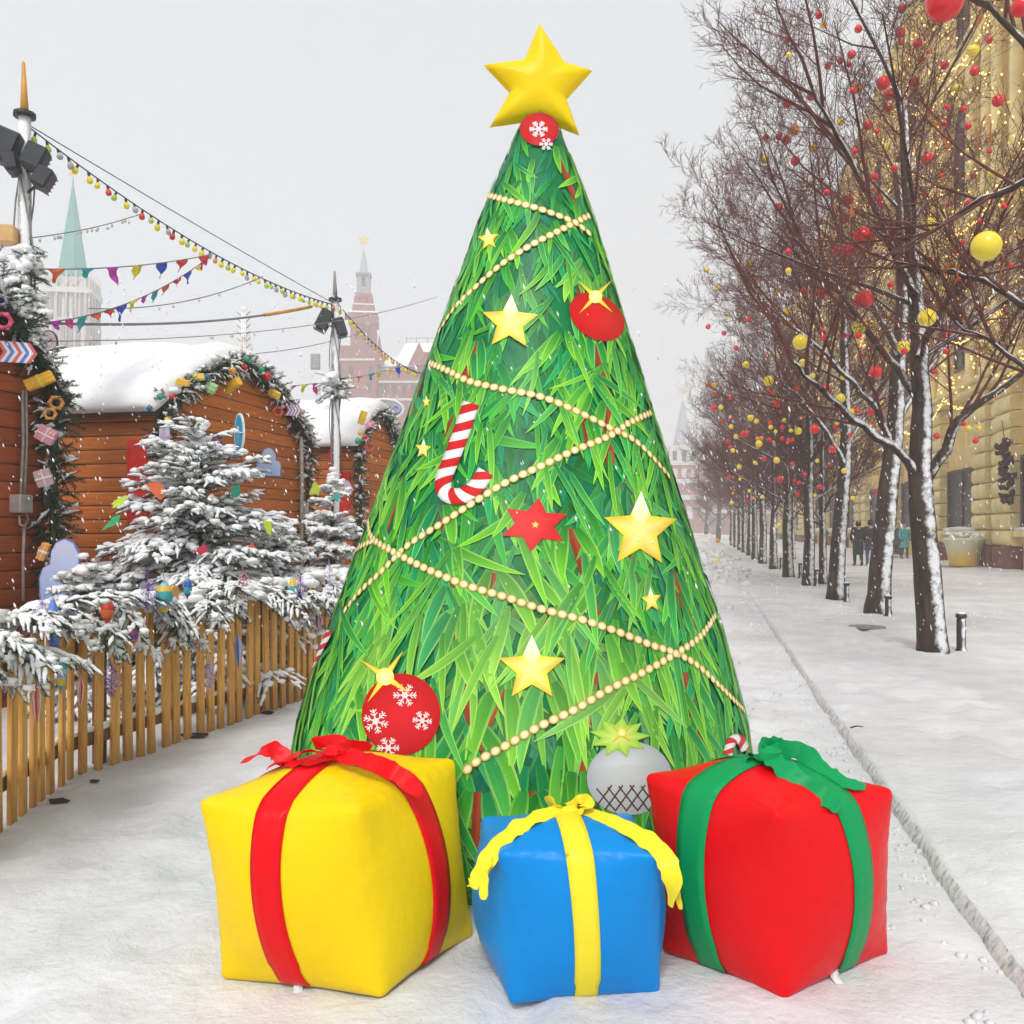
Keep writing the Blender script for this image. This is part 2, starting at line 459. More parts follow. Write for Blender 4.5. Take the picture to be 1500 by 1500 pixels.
tree = thing('inflatable_tree', 'giant inflatable Christmas tree cone printed with green leaves, beads and stars, yellow star on top', 'inflatable tree', (axx(0), TD, 0))
TL = V((axx(0), TD, 0))
class LB(MB):                                             # builder that stores points relative to a thing
    def __init__(s, org): super().__init__(); s.o = V(org)
    def build(s, *a, **k):
        o = s.o; s.v = [(p[0]-o.x, p[1]-o.y, p[2]-o.z) for p in s.v]
        return super().build(*a, **k)
b = LB(TL); nph = 72; zs = [ZTOP*(1-(1-i/70)) for i in range(71)]; zs[-1] = ZTOP
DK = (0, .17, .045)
rows = []
for z in zs: rows.append([b.vert(surf(2*pi*j/nph, z)) for j in range(nph)])
for i in range(len(zs)-1):
    for j in range(nph):
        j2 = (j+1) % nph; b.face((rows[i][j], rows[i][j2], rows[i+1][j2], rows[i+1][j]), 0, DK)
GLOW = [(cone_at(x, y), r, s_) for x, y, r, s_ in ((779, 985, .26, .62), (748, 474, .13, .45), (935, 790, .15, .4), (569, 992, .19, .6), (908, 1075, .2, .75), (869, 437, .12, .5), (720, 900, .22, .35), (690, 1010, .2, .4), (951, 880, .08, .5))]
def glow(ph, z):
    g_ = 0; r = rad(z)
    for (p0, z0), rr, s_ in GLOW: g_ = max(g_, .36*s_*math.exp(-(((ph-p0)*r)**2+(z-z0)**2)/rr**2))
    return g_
def leaf(ph0, z0, ang, L, W, c0, c1, ce, off, curve=0.0, blunt=.0):
    """printed leaf: hangs from (ph0,z0), ang from straight down"""
    n = 9; s = l = 0.0; pts = []; a = ang
    for i in range(n+1):
        pts.append((s, l, a)); st = L/n; s += sin(a)*st; l += cos(a)*st; a += curve/n
    grid = []
    for i, (s, l, a) in enumerate(pts):
        k = i/n; w = W*(sin(pi*min(1, .08+k*.92)**.75))**.8*(1 if k < .97 else .3)
        row = []
        for u in (-1, -.72, 0, .72, 1):
            ss = s+u*w*cos(a)/2; ll = l-u*w*sin(a)/2*-1*-1
            z = z0-ll*.957
            r = max(.03, rad(z)); row.append(b.vert(surf(ph0+ss/r, min(max(z, .004), ZTOP-.012), off)))
        grid.append(row)
    gl = glow(ph0, z0-L*.5)
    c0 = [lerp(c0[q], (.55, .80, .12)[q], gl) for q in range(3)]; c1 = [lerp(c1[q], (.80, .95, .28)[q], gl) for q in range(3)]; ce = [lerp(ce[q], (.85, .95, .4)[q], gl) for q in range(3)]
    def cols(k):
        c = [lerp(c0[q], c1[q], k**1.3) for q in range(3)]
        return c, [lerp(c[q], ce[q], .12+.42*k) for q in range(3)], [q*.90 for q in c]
    for i in range(n):
        A, B = cols(i/n), cols((i+1)/n)
        for j in range(4):
            kk = (1, 0, 2, 1)[j]
            b.face((grid[i][j], grid[i][j+1], grid[i+1][j+1], grid[i+1][j]), 0, [A[kk], A[kk], B[kk], B[kk]])
level = [0]; TIER = [0]
def nxt(): level[0] += 1; return .0012+TIER[0]*.0034+(level[0] % 520)*.0000062
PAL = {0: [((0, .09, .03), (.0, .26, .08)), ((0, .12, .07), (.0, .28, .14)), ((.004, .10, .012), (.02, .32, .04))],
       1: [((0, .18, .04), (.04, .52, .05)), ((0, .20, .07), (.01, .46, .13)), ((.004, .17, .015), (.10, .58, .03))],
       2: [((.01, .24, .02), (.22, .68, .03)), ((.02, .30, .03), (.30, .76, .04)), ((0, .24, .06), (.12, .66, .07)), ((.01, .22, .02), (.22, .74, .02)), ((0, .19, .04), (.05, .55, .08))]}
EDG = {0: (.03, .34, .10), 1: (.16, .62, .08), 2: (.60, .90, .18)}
def stem(pxs, w):
    o_ = nxt(); prev = None
    for (x0, y0), (x1, y1) in zip(pxs, pxs[1:]):
        m_ = 8
        for i in range(m_):
            q = []
            for k in (i/m_, (i+1)/m_):
                x, y = lerp(x0, x1, k), lerp(y0, y1, k); q += [on(x-w/2, y, o_), on(x, y, o_), on(x+w/2, y, o_)]
            cc = (.27, .035, .012)
            b.quad(q[0], q[1], q[4], q[3], 0, cc); b.quad(q[1], q[2], q[5], q[4], 0, (.36, .06, .02))
rl = random.Random(11)
def scatter(tier, count, fan):
    TIER[0] = tier
    for i in range(count):
        z = ZTOP*(1-sqrt(rl.random()))*1.0+rl.uniform(-.05, .1); z = min(max(z, .05), ZTOP-.03)
        ph = rl.uniform(-pi, pi)
        if abs(ph) > 2.0 and rl.random() < .55: continue
        k = .42+.58*rad(z)/1.15
        if rl.random() > .30/k**1.9: continue
        base = rl.uniform(-.75, .75); side = rl.choice((-1, 1))
        for j in range(fan):
            L = rl.uniform(.24, .58)*k; W = rl.uniform(.028, .064)*k
            ang = base+side*(j-fan/2)*rl.uniform(.22, .42)+rl.uniform(-.12, .12)
            c0, c1 = rl.choice(PAL[tier])
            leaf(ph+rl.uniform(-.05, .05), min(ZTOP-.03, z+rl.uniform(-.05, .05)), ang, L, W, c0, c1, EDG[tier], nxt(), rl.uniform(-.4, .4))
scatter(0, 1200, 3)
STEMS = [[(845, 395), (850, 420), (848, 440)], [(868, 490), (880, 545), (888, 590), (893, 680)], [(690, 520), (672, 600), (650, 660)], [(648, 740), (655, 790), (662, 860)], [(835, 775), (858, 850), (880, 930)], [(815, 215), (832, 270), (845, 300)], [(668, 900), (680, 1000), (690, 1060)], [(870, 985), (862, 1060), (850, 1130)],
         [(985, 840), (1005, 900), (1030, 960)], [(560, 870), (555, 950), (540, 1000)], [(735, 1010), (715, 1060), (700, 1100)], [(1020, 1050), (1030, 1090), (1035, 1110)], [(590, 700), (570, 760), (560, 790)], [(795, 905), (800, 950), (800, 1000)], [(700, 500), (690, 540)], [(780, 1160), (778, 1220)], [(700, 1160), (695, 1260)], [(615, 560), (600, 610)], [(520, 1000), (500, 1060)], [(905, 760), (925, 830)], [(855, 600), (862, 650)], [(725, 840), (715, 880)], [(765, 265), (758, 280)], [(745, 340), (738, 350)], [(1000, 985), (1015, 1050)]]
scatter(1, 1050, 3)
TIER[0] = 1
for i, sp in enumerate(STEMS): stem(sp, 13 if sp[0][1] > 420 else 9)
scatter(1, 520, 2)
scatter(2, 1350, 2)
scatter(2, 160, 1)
TIER[0] = 2
for sp in STEMS:                                          # big leaf pairs hanging over the printed stems
    for (x, y) in sp[::2]:
        ph, z = cone_at(x, y); k = .42+.58*rad(z)/1.15
        for sg in (-1, 1): 
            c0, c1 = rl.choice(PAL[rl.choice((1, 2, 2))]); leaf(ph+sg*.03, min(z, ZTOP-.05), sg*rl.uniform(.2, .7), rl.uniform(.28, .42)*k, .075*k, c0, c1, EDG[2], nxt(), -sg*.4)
body = b.build('printed_cone', M['print'], tree)
OFF = .0125

def decal(name, fn):
    d = LB(TL); fn(d); return d.build(name, M['print'], tree)
def bead_path(d, pts, sp=15.0, r=7.0, lv=0):
    pos = []; 
    # Catmull-Rom through the measured points
    pp = [pts[0]]+pts+[pts[-1]]; fine = []
    for i in range(1, len(pp)-2):
        for k in range(24):
            t = k/24; q = []
            for c in (0, 1):
                p0, p1, p2, p3 = pp[i-1][c], pp[i][c], pp[i+1][c], pp[i+2][c]
                q.append(.5*((2*p1)+(-p0+p2)*t+(2*p0-5*p1+4*p2-p3)*t*t+(-p0+3*p1-3*p2+p3)*t**3))
            fine.append(tuple(q))
    fine.append(pts[-1])
    W3 = [on(x, y, OFF) for x, y in fine]
    acc = 0; step = sp*TD*.82/F; nextd = 0
    for i in range(len(W3)-1):
        seg = (W3[i+1]-W3[i]).length
        while seg > 0 and acc+seg >= nextd:
            k = (nextd-acc)/seg; pos.append((W3[i].lerp(W3[i+1], k), (W3[i+1]-W3[i]).normalized())); nextd += step
        acc += seg
    rr = r*TD*.82/F
    for c, t in pos:
        z = c.z; nrm = V((c.x-axx(z), c.y-TD, 0)).normalized(); nrm.z = .28; nrm.normalize()
        v = nrm.cross(t).normalized(); t = v.cross(nrm)
        rings = []
        for kr, el, col in ((1.0, 0, (.40, .22, .03)), (.8, .0004, (.70, .52, .18)), (.5, .0007, (.88, .76, .42)), (.05, .0008, (.93, .86, .6))):
            rings.append(([d.vert(c+nrm*(el+.0003*lv)+t*(cos(2*pi*j/14)*rr*kr*1.08)+v*(sin(2*pi*j/14)*rr*kr*.88)) for j in range(14)], col))
        for (A, ca), (B, cb) in zip(rings, rings[1:]):
            for j in range(14): j2 = (j+1) % 14; d.face((A[j], A[j2], B[j2], B[j]), 0, [ca, ca, cb, cb])
        d.face(rings[-1][0], 0, rings[-1][1])
GAR = [[(711, 285), (740, 294), (790, 308), (838, 327), (866, 348)],
       [(859, 318), (838, 329), (812, 343), (780, 360), (740, 386), (700, 421), (668, 453), (644, 490)],
       [(633, 533), (660, 545), (690, 560), (740, 572), (790, 582), (840, 602), (895, 630), (925, 645), (950, 668), (978, 700)],
       [(949, 606), (918, 621), (890, 640), (840, 661), (790, 685), (740, 709), (700, 734), (650, 767), (600, 800), (562, 838), (530, 868), (505, 900)],
       [(543, 765), (550, 790), (590, 815), (640, 840), (690, 860), (740, 875), (790, 892), (850, 908), (900, 925), (950, 945), (985, 957), (1015, 973), (1045, 1000), (1087, 1042)],
       [(548, 794), (530, 803), (512, 820)],
       [(1043, 903), (1022, 933), (990, 956), (940, 985), (890, 1010), (840, 1040), (790, 1064), (740, 1093), (700, 1115), (680, 1133)]]
for i, gp in enumerate(GAR): decal('printed_bead_garland', lambda d: bead_path(d, gp, lv=i))

def fan_shape(d, c, outline, colc, colo, rings=5, el=.0006):
    """filled outline around c (photo pixels), colours: centre -> per-vertex outline colours"""
    n = len(outline); prev = None
    for k in range(rings+1):
        u = k/rings; row = []
        for i, (x, y) in enumerate(outline):
            co_ = colo[i] if hasattr(colo[0], '__len__') else colo
            p = on(lerp(c[0], x, u), lerp(c[1], y, u), OFF+el)
            row.append((d.vert(p), [lerp(colc[q], co_[q], u**1.5) for q in range(3)]))
        if prev:
            for i in range(n):
                j = (i+1) % n; d.face((prev[i][0], prev[j][0], row[j][0], row[i][0]), 0, [prev[i][1], prev[j][1], row[j][1], row[i][1]])
        prev = row
def star_out(c, r, rot=0, inner=.45, n=5, sub=3, sx=1.0, skew=0):
    key = []
    for i in range(2*n):
        a = -pi/2+rot+pi*i/n; q = r if i % 2 == 0 else r*inner
        key.append((c[0]+cos(a)*q*sx+skew*sin(a)*q, c[1]+sin(a)*q))
    out = []
    for i in range(2*n):
        for k in range(sub): out.append((lerp(key[i][0], key[(i+1) % (2*n)][0], k/sub), lerp(key[i][1], key[(i+1) % (2*n)][1], k/sub)))
    return out
YS = (.86, .72, .02); YE = (.80, .50, .01); WT = (.86, .86, .72)
for c, r, rot, sx in (((718, 352), 17, -.1, .9), ((748, 474), 42, .05, 1.0), ((623, 659), 15, .1, .8), ((935, 778), 58, .02, .95), ((951, 880), 19, -.1, .8), ((779, 980), 50, .0, 1.0), ((628, 590), 9, 0, .7)):
    def f(d):
        out = star_out(c, r, rot, .46, 5, 3, sx)
        cols = [WT if abs(i-0) <= 2 or i >= 28 else (YE if (i//3) % 2 == 0 else YS) for i in range(len(out))]
        fan_shape(d, c, out, (.93, .84, .28), cols)
    decal('printed_star', f)
def poin(d):
    fan_shape(d, (783, 768), star_out((783, 770), 40, .12, .55, 6, 3, 1.28), (.75, .02, .02), (.62, .01, .012))
    fan_shape(d, (784, 770), star_out((784, 770), 6, .1, .5), (.9, .7, .2), (.75, .45, .05), 2, .0012)
decal('printed_red_flower', poin)
def ell(c, rx, ry, rot=0, n=28): 
    return [(c[0]+cos(2*pi*i/n)*rx*cos(rot)-sin(2*pi*i/n)*ry*sin(rot), c[1]+cos(2*pi*i/n)*rx*sin(rot)+sin(2*pi*i/n)*ry*cos(rot)) for i in range(n)]
def line(d, p, q, w, col, el):
    m_ = 5; L = sqrt((q[0]-p[0])**2+(q[1]-p[1])**2) or 1; nx, ny = -(q[1]-p[1])/L*w/2, (q[0]-p[0])/L*w/2
    for i in range(m_):
        a_ = [(lerp(p[0], q[0], k), lerp(p[1], q[1], k)) for k in (i/m_, (i+1)/m_)]
        d.quad(on(a_[0][0]+nx, a_[0][1]+ny, OFF+el), on(a_[1][0]+nx, a_[1][1]+ny, OFF+el), on(a_[1][0]-nx, a_[1][1]-ny, OFF+el), on(a_[0][0]-nx, a_[0][1]-ny, OFF+el), 0, col)
def flake(d, c, r, el=.0016, w=2.0, rot=0):
    W_ = (.80, .70, .70)
    for k in range(6):
        a = rot+pi*k/3; e = (c[0]+cos(a)*r, c[1]+sin(a)*r); line(d, c, e, w, W_, el+k*.00006)
        for u in (.45, .72):
            m_ = (c[0]+cos(a)*r*u, c[1]+sin(a)*r*u)
            for s_ in (-1, 1): line(d, m_, (m_[0]+cos(a+s_*.85)*r*.34, m_[1]+sin(a+s_*.85)*r*.34), w*.85, W_, el+.0004+k*.00006)
    fan_shape(d, c, star_out(c, r*.35, rot+pi/2, .7, 6, 1), W_, W_, 1, el+.0008)
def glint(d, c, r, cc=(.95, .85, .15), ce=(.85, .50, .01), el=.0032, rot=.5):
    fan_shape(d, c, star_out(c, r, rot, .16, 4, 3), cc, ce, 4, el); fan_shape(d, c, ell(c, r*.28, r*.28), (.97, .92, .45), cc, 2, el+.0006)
def ball1(d):
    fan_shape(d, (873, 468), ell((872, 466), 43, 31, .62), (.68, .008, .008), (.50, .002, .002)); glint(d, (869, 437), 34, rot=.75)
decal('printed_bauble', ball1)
def ball2(d):
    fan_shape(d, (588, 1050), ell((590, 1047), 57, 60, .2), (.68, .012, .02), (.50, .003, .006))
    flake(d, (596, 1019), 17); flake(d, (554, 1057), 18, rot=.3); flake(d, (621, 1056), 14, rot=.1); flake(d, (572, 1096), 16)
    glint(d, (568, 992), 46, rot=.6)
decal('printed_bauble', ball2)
def ball3(d):
    fan_shape(d, (792, 190), ell((790, 192), 26, 24, .2), (.62, .006, .012), (.50, .004, .006)); flake(d, (789, 192), 12, w=2.2); flake(d, (799, 214), 9, w=1.5)
decal('printed_bauble', ball3)
def ball4(d):
    fan_shape(d, (912, 1120), ell((920, 1140), 62, 54, 0), (.66, .70, .69), (.42, .46, .46))
    for k in range(7): line(d, (872+k*16, 1150+8*abs(k-3)*.2), (900+k*16, 1188), 2, (.09, .05, .03), .0018+.00005*k); line(d, (900+k*16-6, 1150), (868+k*16, 1186), 2, (.09, .05, .03), .0028+.00005*k)
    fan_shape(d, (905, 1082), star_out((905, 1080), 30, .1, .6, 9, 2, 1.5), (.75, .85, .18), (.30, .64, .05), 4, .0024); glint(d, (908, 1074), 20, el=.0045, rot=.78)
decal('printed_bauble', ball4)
def cane(d, path, w, n=30, el=.0008, ns=15):
    pp = [path[0]]+path+[path[-1]]; fine = []
    for i in range(1, len(pp)-2):
        for k in range(16):
            t = k/16; q = []
            for c in (0, 1):
                p0, p1, p2, p3 = pp[i-1][c], pp[i][c], pp[i+1][c], pp[i+2][c]
                q.append(.5*((2*p1)+(-p0+p2)*t+(2*p0-5*p1+4*p2-p3)*t*t+(-p0+3*p1-3*p2+p3)*t**3))
            fine.append(q)
    fine.append(path[-1]); L = [0]
    for p, q in zip(fine, fine[1:]): L.append(L[-1]+sqrt((p[0]-q[0])**2+(p[1]-q[1])**2))
    def at(q):
        q = max(0, min(.9999, q))*L[-1]; i = 0
        while i < len(L)-2 and L[i+1] < q: i += 1
        k = (q-L[i])/max(1e-6, L[i+1]-L[i]); p = (lerp(fine[i][0], fine[i+1][0], k), lerp(fine[i][1], fine[i+1][1], k))
        i0, i1 = max(0, i-2), min(len(fine)-1, i+3); tx, ty = fine[i1][0]-fine[i0][0], fine[i1][1]-fine[i0][1]; l_ = sqrt(tx*tx+ty*ty) or 1
        return p, (-ty/l_, tx/l_)
    us = (-1, -.66, -.33, 0, .33, .66, 1); m4 = 4; skew = .55/ns
    for st_ in range(-1, ns+1):
        for r_ in range(m4):
            for ia in range(6):
                q4 = []; ok = False; cc = []
                for (dr, u) in ((0, us[ia]), (0, us[ia+1]), (1, us[ia+1]), (1, us[ia])):
                    q = (st_+(r_+dr)/m4)/ns+skew*u
                    if 0 <= q <= 1: ok = True
                    p, nn = at(q); q4.append(on(p[0]+nn[0]*u*w/2, p[1]+nn[1]*u*w/2, OFF+el))
                    base = (.64, .012, .014) if st_ % 2 == 0 else (.86, .84, .82); f_ = 1-.42*abs(u)**2.5
                    cc.append([x*f_ for x in base])
                if ok: d.quad(*q4, 0, cc)
decal('printed_candy_cane', lambda d: cane(d, [(692, 592), (680, 630), (664, 672), (652, 705), (656, 724), (676, 728), (698, 715), (713, 692)], 24))
decal('printed_candy_cane', lambda d: cane(d, [(487, 925), (470, 958), (455, 985), (444, 1010)], 9, ns=9))
decal('printed_candy_cane', lambda d: cane(d, [(1062, 1106), (1068, 1086), (1080, 1084), (1088, 1100)], 14, ns=6))

# the star on top: a puffed five-point pillow
st = LB(TL); sd_ = TD+.06
tips = [(790, 34), (828, 92), (868, 104), (830, 146), (849, 199), (792, 176), (717, 187), (746, 136), (708, 96), (768, 88)]
cst = (788, 128); outl = []
for i in range(10):
    p, q = tips[i], tips[(i+1) % 10]
    for k in range(5): outl.append((lerp(p[0], q[0], k/5), lerp(p[1], q[1], k/5)))
def puff(x, y):
    dm = 99
    for i in range(10):
        (ax_, ay_), (bx_, by_) = tips[i], tips[(i+1) % 10]; ux, uy = bx_-ax_, by_-ay_
        t_ = max(0, min(1, ((x-ax_)*ux+(y-ay_)*uy)/(ux*ux+uy*uy))); dm = min(dm, sqrt((x-ax_-t_*ux)**2+(y-ay_-t_*uy)**2))
    q = min(1, dm/36); return sqrt(max(0, 1-(1-q)**2))
for sgn in (-1, 1):
    prev = None
    for k in range(13):
        u = k/12; row = []
        for (x, y) in outl:
            l_ = sqrt((x-cst[0])**2+(y-cst[1])**2)
            w_ = P(lerp(cst[0], x, u), lerp(cst[1], y, u), sd_)
            w_.y += sgn*.075*puff(lerp(cst[0], x, u), lerp(cst[1], y, u))
            row.append(st.vert(w_))
        if prev:
            for i in range(len(outl)):
                j = (i+1) % len(outl); st.face((prev[i], prev[j], row[j], row[i]) if sgn < 0 else (prev[j], prev[i], row[i], row[j]))
        prev = row
def nylon(name, c, rough=.36):
    n = NT(name); co = n.coord()
    f = n.noise(2.5, 3, .5, co); n.color(n.mix(f, [x*.93 for x in c], [min(1, x*1.03) for x in c])); n.rough(rough, .16)
    h = n.math('ADD', n.noise(5, 3, .5, co), n.math('MULTIPLY', n.noise(26, 3, .55, co), .12))
    n.bump(h, .45, .03); return n.mat
M['ny_yellow'] = nylon('yellow_nylon', (.86, .60, .0)); M['ny_red'] = nylon('red_nylon', (.74, .0, .004)); M['ny_blue'] = nylon('blue_nylon', (.0, .235, .66))
M['ny_green'] = nylon('green_nylon', (.0, .30, .085)); M['ny_rib'] = nylon('ribbon_yellow_nylon', (.88, .72, .03)); M['white_tag'] = simple('white_label', (.75, .75, .75), .6, .05, 8, 0)
st.build('top_star', M['ny_yellow'], tree)

# ---------------------------------------------------------------- inflatable gift boxes
def gift(name, label, bot, top, h, bm_, rib, bands, bulge=.215, edge=.045, mats=None, cat='inflatable gift'):
    cen = sum((V((p[0], p[1], 0)) for p in bot), V())/4
    root = thing(name, label, cat, cen)
    tp = [V((p[0], p[1], h)) for p in top]; bt = [V((p[0], p[1], 0)) for p in bot]
    def pos(u, v, w, k=1.0):
        q = [2*u-1, 2*v-1, 2*w-1]; f = []; rr = .10
        cl = V([max(-1+rr, min(1-rr, x)) for x in q]); df = V(q)-cl
        if df.length > 1e-6: q = list((cl+df.normalized()*rr)*1.018)
        for i in range(3):
            j, l_ = (i+1) % 3, (i+2) % 3
            f.append(q[i]*(1+bulge*max(0, 1-q[j]**2)*max(0, 1-q[l_]**2)-edge*((1-q[j]**2)*abs(q[l_])**3.2+(1-q[l_]**2)*abs(q[j])**3.2)))
        f = [x*k for x in f]; u, v, w = [(x+1)/2 for x in f]
        lo = bt[0].lerp(bt[1], u).lerp(bt[3].lerp(bt[2], u), v); hi = tp[0].lerp(tp[1], u).lerp(tp[3].lerp(tp[2], u), v)
        p = lo.lerp(hi, w); p.z = max(p.z, .003+.0*w); return p
    g_ = LB(cen); N = 44
    cache = {}
    def vt(u, v, w):
        key = (round(u*N), round(v*N), round(w*N))
        if key not in cache:
            p = pos(u, v, w); q = [2*u-1, 2*v-1, 2*w-1]; ds = sorted(1-abs(x) for x in q)
            if 0 < w:
                d_ = ds[1]; al = [x for x in q if abs(x) < .999]
                e = math.exp(-d_/.16)*min(1, ds[2]*3)
                o_ = .0045*e*mn.noise(V((q[0]*7, q[1]*7, q[2]*7))+cen*9)+.0025*e*mn.noise(V((q[0]*17, q[1]*17, q[2]*17))-cen*5)
                p = p+(p-V((cen.x, cen.y, h*.5))).normalized()*o_
                p.z = max(p.z, .003)
            cache[key] = g_.vert(p)
        return cache[key]
    for ax in range(3):
        for e in (0, 1):
            for i in range(N):
                for j in range(N):
                    q = []
                    for (di, dj) in ((0, 0), (1, 0), (1, 1), (0, 1)):
                        c = [0, 0, 0]; c[ax] = e; c[(ax+1) % 3] = (i+di)/N; c[(ax+2) % 3] = (j+dj)/N; q.append(vt(*c))
                    g_.face(q if e else q[::-1])
    bo = g_.build('box', bm_, root)
    bmx = bmesh.new(); bmx.from_mesh(bo.data)
    bmesh.ops.remove_doubles(bmx, verts=bmx.verts, dist=1e-6); bmesh.ops.recalc_face_normals(bmx, faces=bmx.faces); bmx.to_mesh(bo.data); bmx.free()
    for (axis, c, hw, segs) in bands:                    # bands that run round the box
        r_ = LB(cen); K = 1.007; n = 26; path = []
        for sgm in segs:
            for i in range(n+1):
                k = i/n
                if sgm == 'front': path.append((0.0, k))
                elif sgm == 'top': path.append((k, 1.0))
                elif sgm == 'back': path.append((1.0, 1-k))
        prev = None
        for (e, w_) in path:
            row = []
            for s_ in (-1, -.5, 0, .5, 1):
                m_ = c+s_*hw*(1.0-.12*(1 if e in (0.0, 1.0) and w_ < .15 else 0))
                row.append(r_.vert(pos(m_, e, w_, K) if axis == 0 else pos(1-e, m_, w_, K)))
            if prev:
                for j in range(4): r_.face((prev[j], prev[j+1], row[j+1], row[j]))
            prev = row
        ro = r_.build('ribbon', rib, root)
        md = ro.modifiers.new('thickness', 'SOLIDIFY'); md.thickness = .003; md.offset = 1
    return root, cen, pos

yb = [(-.970, 2.944), (-.413, 2.825), (-.138, 3.265), (-.70, 3.42)]
yt = [(-1.024, 2.88), (-.483, 2.79), (-.215, 3.41), (-.756, 3.50)]
gy, cy, py_ = gift('inflatable_gift', 'big yellow inflatable gift box with red ribbon and bow left of the tree', yb, yt, .62, M['ny_yellow'], M['ny_red'],
   [(0, .47, .095, ('front', 'top', 'back')), (1, .50, .095, ('front', 'top', 'back'))])
rb = [(.527, 3.14), (.866, 2.812), (1.327, 3.118), (.98, 3.45)]
rt = [(.474, 3.193), (.823, 2.74), (1.299, 3.008), (.95, 3.46)]
gr, cr, pr_ = gift('inflatable_gift', 'big red inflatable gift box with green ribbon and bow right of the tree', rb, rt, .62, M['ny_red'], M['ny_green'],
   [(0, .44, .115, ('front', 'top', 'back')), (1, .56, .095, ('front', 'top', 'back'))])
bb = [(-.004, 2.788), (.477, 2.853), (.43, 3.22), (-.12, 3.22)]
bt_ = [(-.038, 2.755), (.459, 2.737), (.425, 3.145), (-.108, 3.108)]
gb, cb, pb_ = gift('inflatable_gift', 'small blue inflatable gift box with yellow ribbon and bow in front of the tree', bb, bt_, .495, M['ny_blue'], M['ny_rib'],
   [(0, .50, .085, ('front', 'top', 'back'))])

def bow(root, cen, mat, strips, knot=None, dz=0.0):
    d = LB(cen)
    for pts, wd in strips:                               # pts: (px, py, depth, tilt)
        fine = []
        pp = [pts[0]]+pts+[pts[-1]]
        for i in range(1, len(pp)-2):
            for k in range(8):
                t = k/8; q = []
                for c in range(4):
                    p0, p1, p2, p3 = pp[i-1][c], pp[i][c], pp[i+1][c], pp[i+2][c]
                    q.append(.5*((2*p1)+(-p0+p2)*t+(2*p0-5*p1+4*p2-p3)*t*t+(-p0+3*p1-3*p2+p3)*t**3))
                fine.append(q)
        fine.append(pts[-1]); W3 = [P(q[0], q[1], q[2]) for q in fine]; sides = []
        n = len(W3)
        for i in range(n):
            tg = (W3[min(i+1, n-1)]-W3[max(i-1, 0)]).normalized()
            s0 = tg.cross(V((0, -.45, .9))).normalized(); s0 = Matrix.Rotation(fine[i][3]+.30*mn.noise(V((i*.31, wd*900+pts[-1][0], 2)))*2, 3, tg) @ s0; sides.append(s0)
        ws = [wd*(1-.75*max(0, (i/n-.82)/.18))*(1+.35*mn.noise(V((i*.37, pts[0][0]*.7+pts[-1][1], 9)))) for i in range(n)]
        d.strip(W3, ws, sides, 0, .0016)
    if knot: d.blob(P(*knot[:3]), knot[3], (1.3, .9, .7), .5, 3, 10)
    return sharp(d.build('bow', mat, root), 28)
bow(gy, cy, M['ny_red'], [
   ([(490, 1104, 3.06, 0), (455, 1118, 3.05, .5), (425, 1117, 3.08, .1), (405, 1101, 3.1, -.8), (385, 1102, 3.08, .2), (352, 1118, 3.05, .6)], .062),
   ([(480, 1104, 3.06, .3), (452, 1100, 3.12, .9), (420, 1112, 3.10, .2), (392, 1125, 3.02, 1.0)], .05),
   ([(490, 1104, 3.06, 0), (530, 1112, 3.00, .3), (565, 1125, 3.0, .9), (592, 1140, 2.99, .3), (616, 1165, 2.97, .1)], .062),
   ([(488, 1100, 3.10, .6), (515, 1092, 3.15, 1.2), (545, 1094, 3.18, 1.4)], .04), ([(480, 1100, 3.10, .6), (460, 1090, 3.14, 1.2), (492, 1085, 3.16, .6), (510, 1090, 3.14, .2)], .045)], (490, 1102, 3.06, .035))
bow(gr, cr, M['ny_green'], [
   ([(1126, 1107, 3.02, 0), (1155, 1130, 2.96, .3), (1190, 1160, 2.90, .8), (1212, 1172, 2.87, .1), (1232, 1186, 2.85, .6)], .07),
   ([(1128, 1104, 3.06, .3), (1165, 1098, 3.12, 1.0), (1190, 1115, 3.06, .4), (1220, 1140, 2.99, .2), (1268, 1153, 2.95, .1)], .07),
   ([(1120, 1108, 3.04, 0), (1098, 1106, 3.1, .8), (1080, 1118, 3.08, .2)], .05),
   ([(1126, 1105, 3.04, 0), (1120, 1094, 3.1, .9), (1135, 1090, 3.12, 1.3), (1148, 1096, 3.08, .5)], .055)], (1127, 1106, 3.03, .034))
bow(gb, cb, M['ny_rib'], [
   ([(836, 1188, 2.97, 0), (800, 1192, 2.93, .2), (755, 1215, 2.86, .1), (720, 1250, 2.79, 0), (697, 1290, 2.74, .3), (684, 1298, 2.73, .6)], .058),
   ([(716, 1255, 2.78, .1), (710, 1280, 2.72, .5), (708, 1318, 2.70, .3)], .028),
   ([(836, 1188, 2.97, 0), (880, 1196, 2.93, -.2), (935, 1222, 2.82, .1), (970, 1250, 2.74, .2), (984, 1285, 2.70, .8), (982, 1328, 2.70, 1.0)], .062),
   ([(978, 1262, 2.72, .6), (990, 1300, 2.70, 1.0), (997, 1332, 2.70, 1.2)], .02),
   ([(832, 1188, 2.97, .8), (812, 1182, 2.98, 1.3), (802, 1166, 2.98, 1.5)], .05),
   ([(838, 1188, 2.97, .8), (850, 1176, 2.98, 1.1), (858, 1180, 2.96, .4), (840, 1190, 2.96, .1)], .06)], (834, 1190, 2.96, .03))
for root, cen, a_, b_, d_ in ((gy, cy, (436, 1438), (437, 1456), 0), (gr, cr, (1222, 1430), (1231, 1442), 0)):
    d = LB(cen); dep = 1949/(a_[1]-HY)*1.0-.02
    d.strip([P(a_[0], a_[1]-10, dep), P(a_[0], a_[1], dep-.004), P(b_[0], b_[1], dep-.04)], .03, V((1, 0, 0)), 0, .002)
    d.build('label_tag', M['white_tag'], root)
